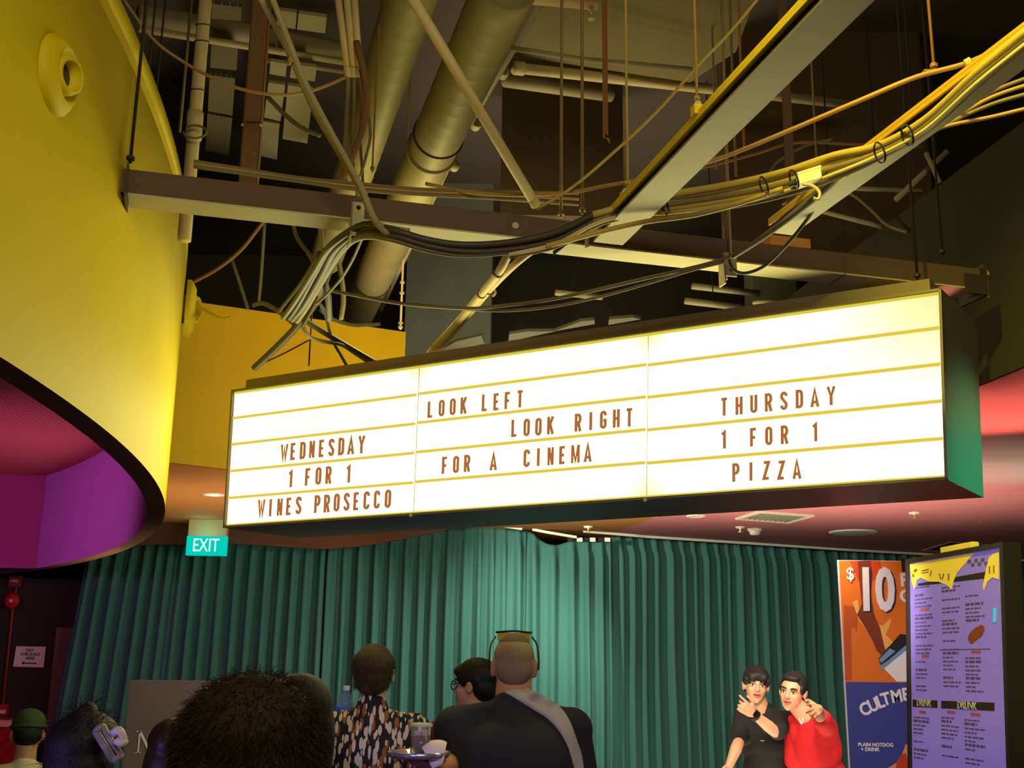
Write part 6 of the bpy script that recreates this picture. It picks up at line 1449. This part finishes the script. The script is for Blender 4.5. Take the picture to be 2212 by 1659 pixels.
# napkin under the hand
bm = B(); n0 = at(946, 1624, tray_c.y-0.03)
nv = [[bm.verts.new(n0+V((x, y, z))) for x, y, z in row] for row in (
    [(-0.065, 0.03, 0.022), (-0.03, 0.05, 0.036), (0.01, 0.05, 0.038), (0.03, 0.04, 0.03)], [(-0.06, 0.0, 0.018), (-0.025, 0.0, 0.04), (0.01, 0.005, 0.042), (0.03, 0.0, 0.03)],
    [(-0.035, -0.03, -0.015), (-0.02, -0.035, -0.005), (0.008, -0.03, 0.005), (0.026, -0.03, 0.0)], [(-0.015, -0.035, -0.06), (-0.008, -0.038, -0.05), (0.006, -0.034, -0.045), (0.022, -0.032, -0.04)])]
for a, b in zip(nv, nv[1:]):
    for k in range(3): bm.faces.new((a[k], a[k+1], b[k+1], b[k]))
o = obj('paper_napkin', bm, mat('napkin', (238, 214, 210), 0.8, var=0.03), None, True)
md = o.modifiers.new('d', 'SUBSURF'); md.levels = 2; md.render_levels = 2; md = o.modifiers.new('s', 'SOLIDIFY'); md.thickness = 0.002
tag(o, 'crumpled white paper napkin on the tray under the hand of the big man', 'napkin')
# tall table with water bottles
tb = at(770, 1606, 5.6)
t = thing('bar_table', 'tall round table holding the water bottles behind the patterned shirt', 'table', V((tb.x, 5.6, 0)))
bm = B(); lathe(bm, (tb.x, 5.6, tb.z-0.035), (0, 0, 1), [(0, 0), (0.165, 0), (0.17, 0.006), (0.17, 0.03), (0.165, 0.035), (0, 0.035)], 40); obj('tabletop', bm, mat('table_pale', (176, 176, 190), 0.35, 0.3), t)
bm = B(); lathe(bm, (tb.x, 5.6, 0), (0, 0, 1), [(0.15, 0), (0.15, 0.015), (0.03, 0.03), (0.03, tb.z-0.035)], 20); obj('pedestal', bm, m_black, t)
def bottle(px, py, Y, h, r, label):
    top = at(px, py, Y); c = V((top.x, Y, tb.z)); h = top.z-tb.z
    t = thing('water_bottle', label, 'bottle', c)
    pr = [(0, 0.0), (r*.9, 0.0), (r, 0.01), (r, h*.60), (r*.96, h*.68), (r*.80, h*.78), (r*.45, h*.87), (r*.33, h*.90), (r*.33, h*.935), (0, h*.935)]
    bm = B(); lathe(bm, c, (0, 0, 1), pr, 28); obj('bottle', bm, glass('bottle_clear', (150, 170, 190), 0.08, 0.35), t, True)
    bm = B(); lathe(bm, c, (0, 0, 1), [(r*1.01, h*.22), (r*1.01, h*.62)], 28); obj('label', bm, mat('label_blue', (70, 110, 190), 0.5, var=0.25, scale=18), t, True)
    bm = B(); lathe(bm, c, (0, 0, 1), [(r*.38, h*.915), (r*.38, h), (0, h)], 18); obj('cap', bm, mat('cap_white', (226, 220, 236), 0.5), t, True)
    return c
c = bottle(749, 1481, 5.55, 0.3, 0.042, 'large water bottle with blue label and white cap left of the patterned shirt')
bottle(773, 1521, 5.62, 0.22, 0.033, 'smaller bottle mostly hidden by the patterned shirt, white cap showing')
lamp('bottle_blue', 'POINT', c+V((-0.12, -0.25, 0.12)), 0.8, (0.12, 0.2, 1.0), None, 0.03)
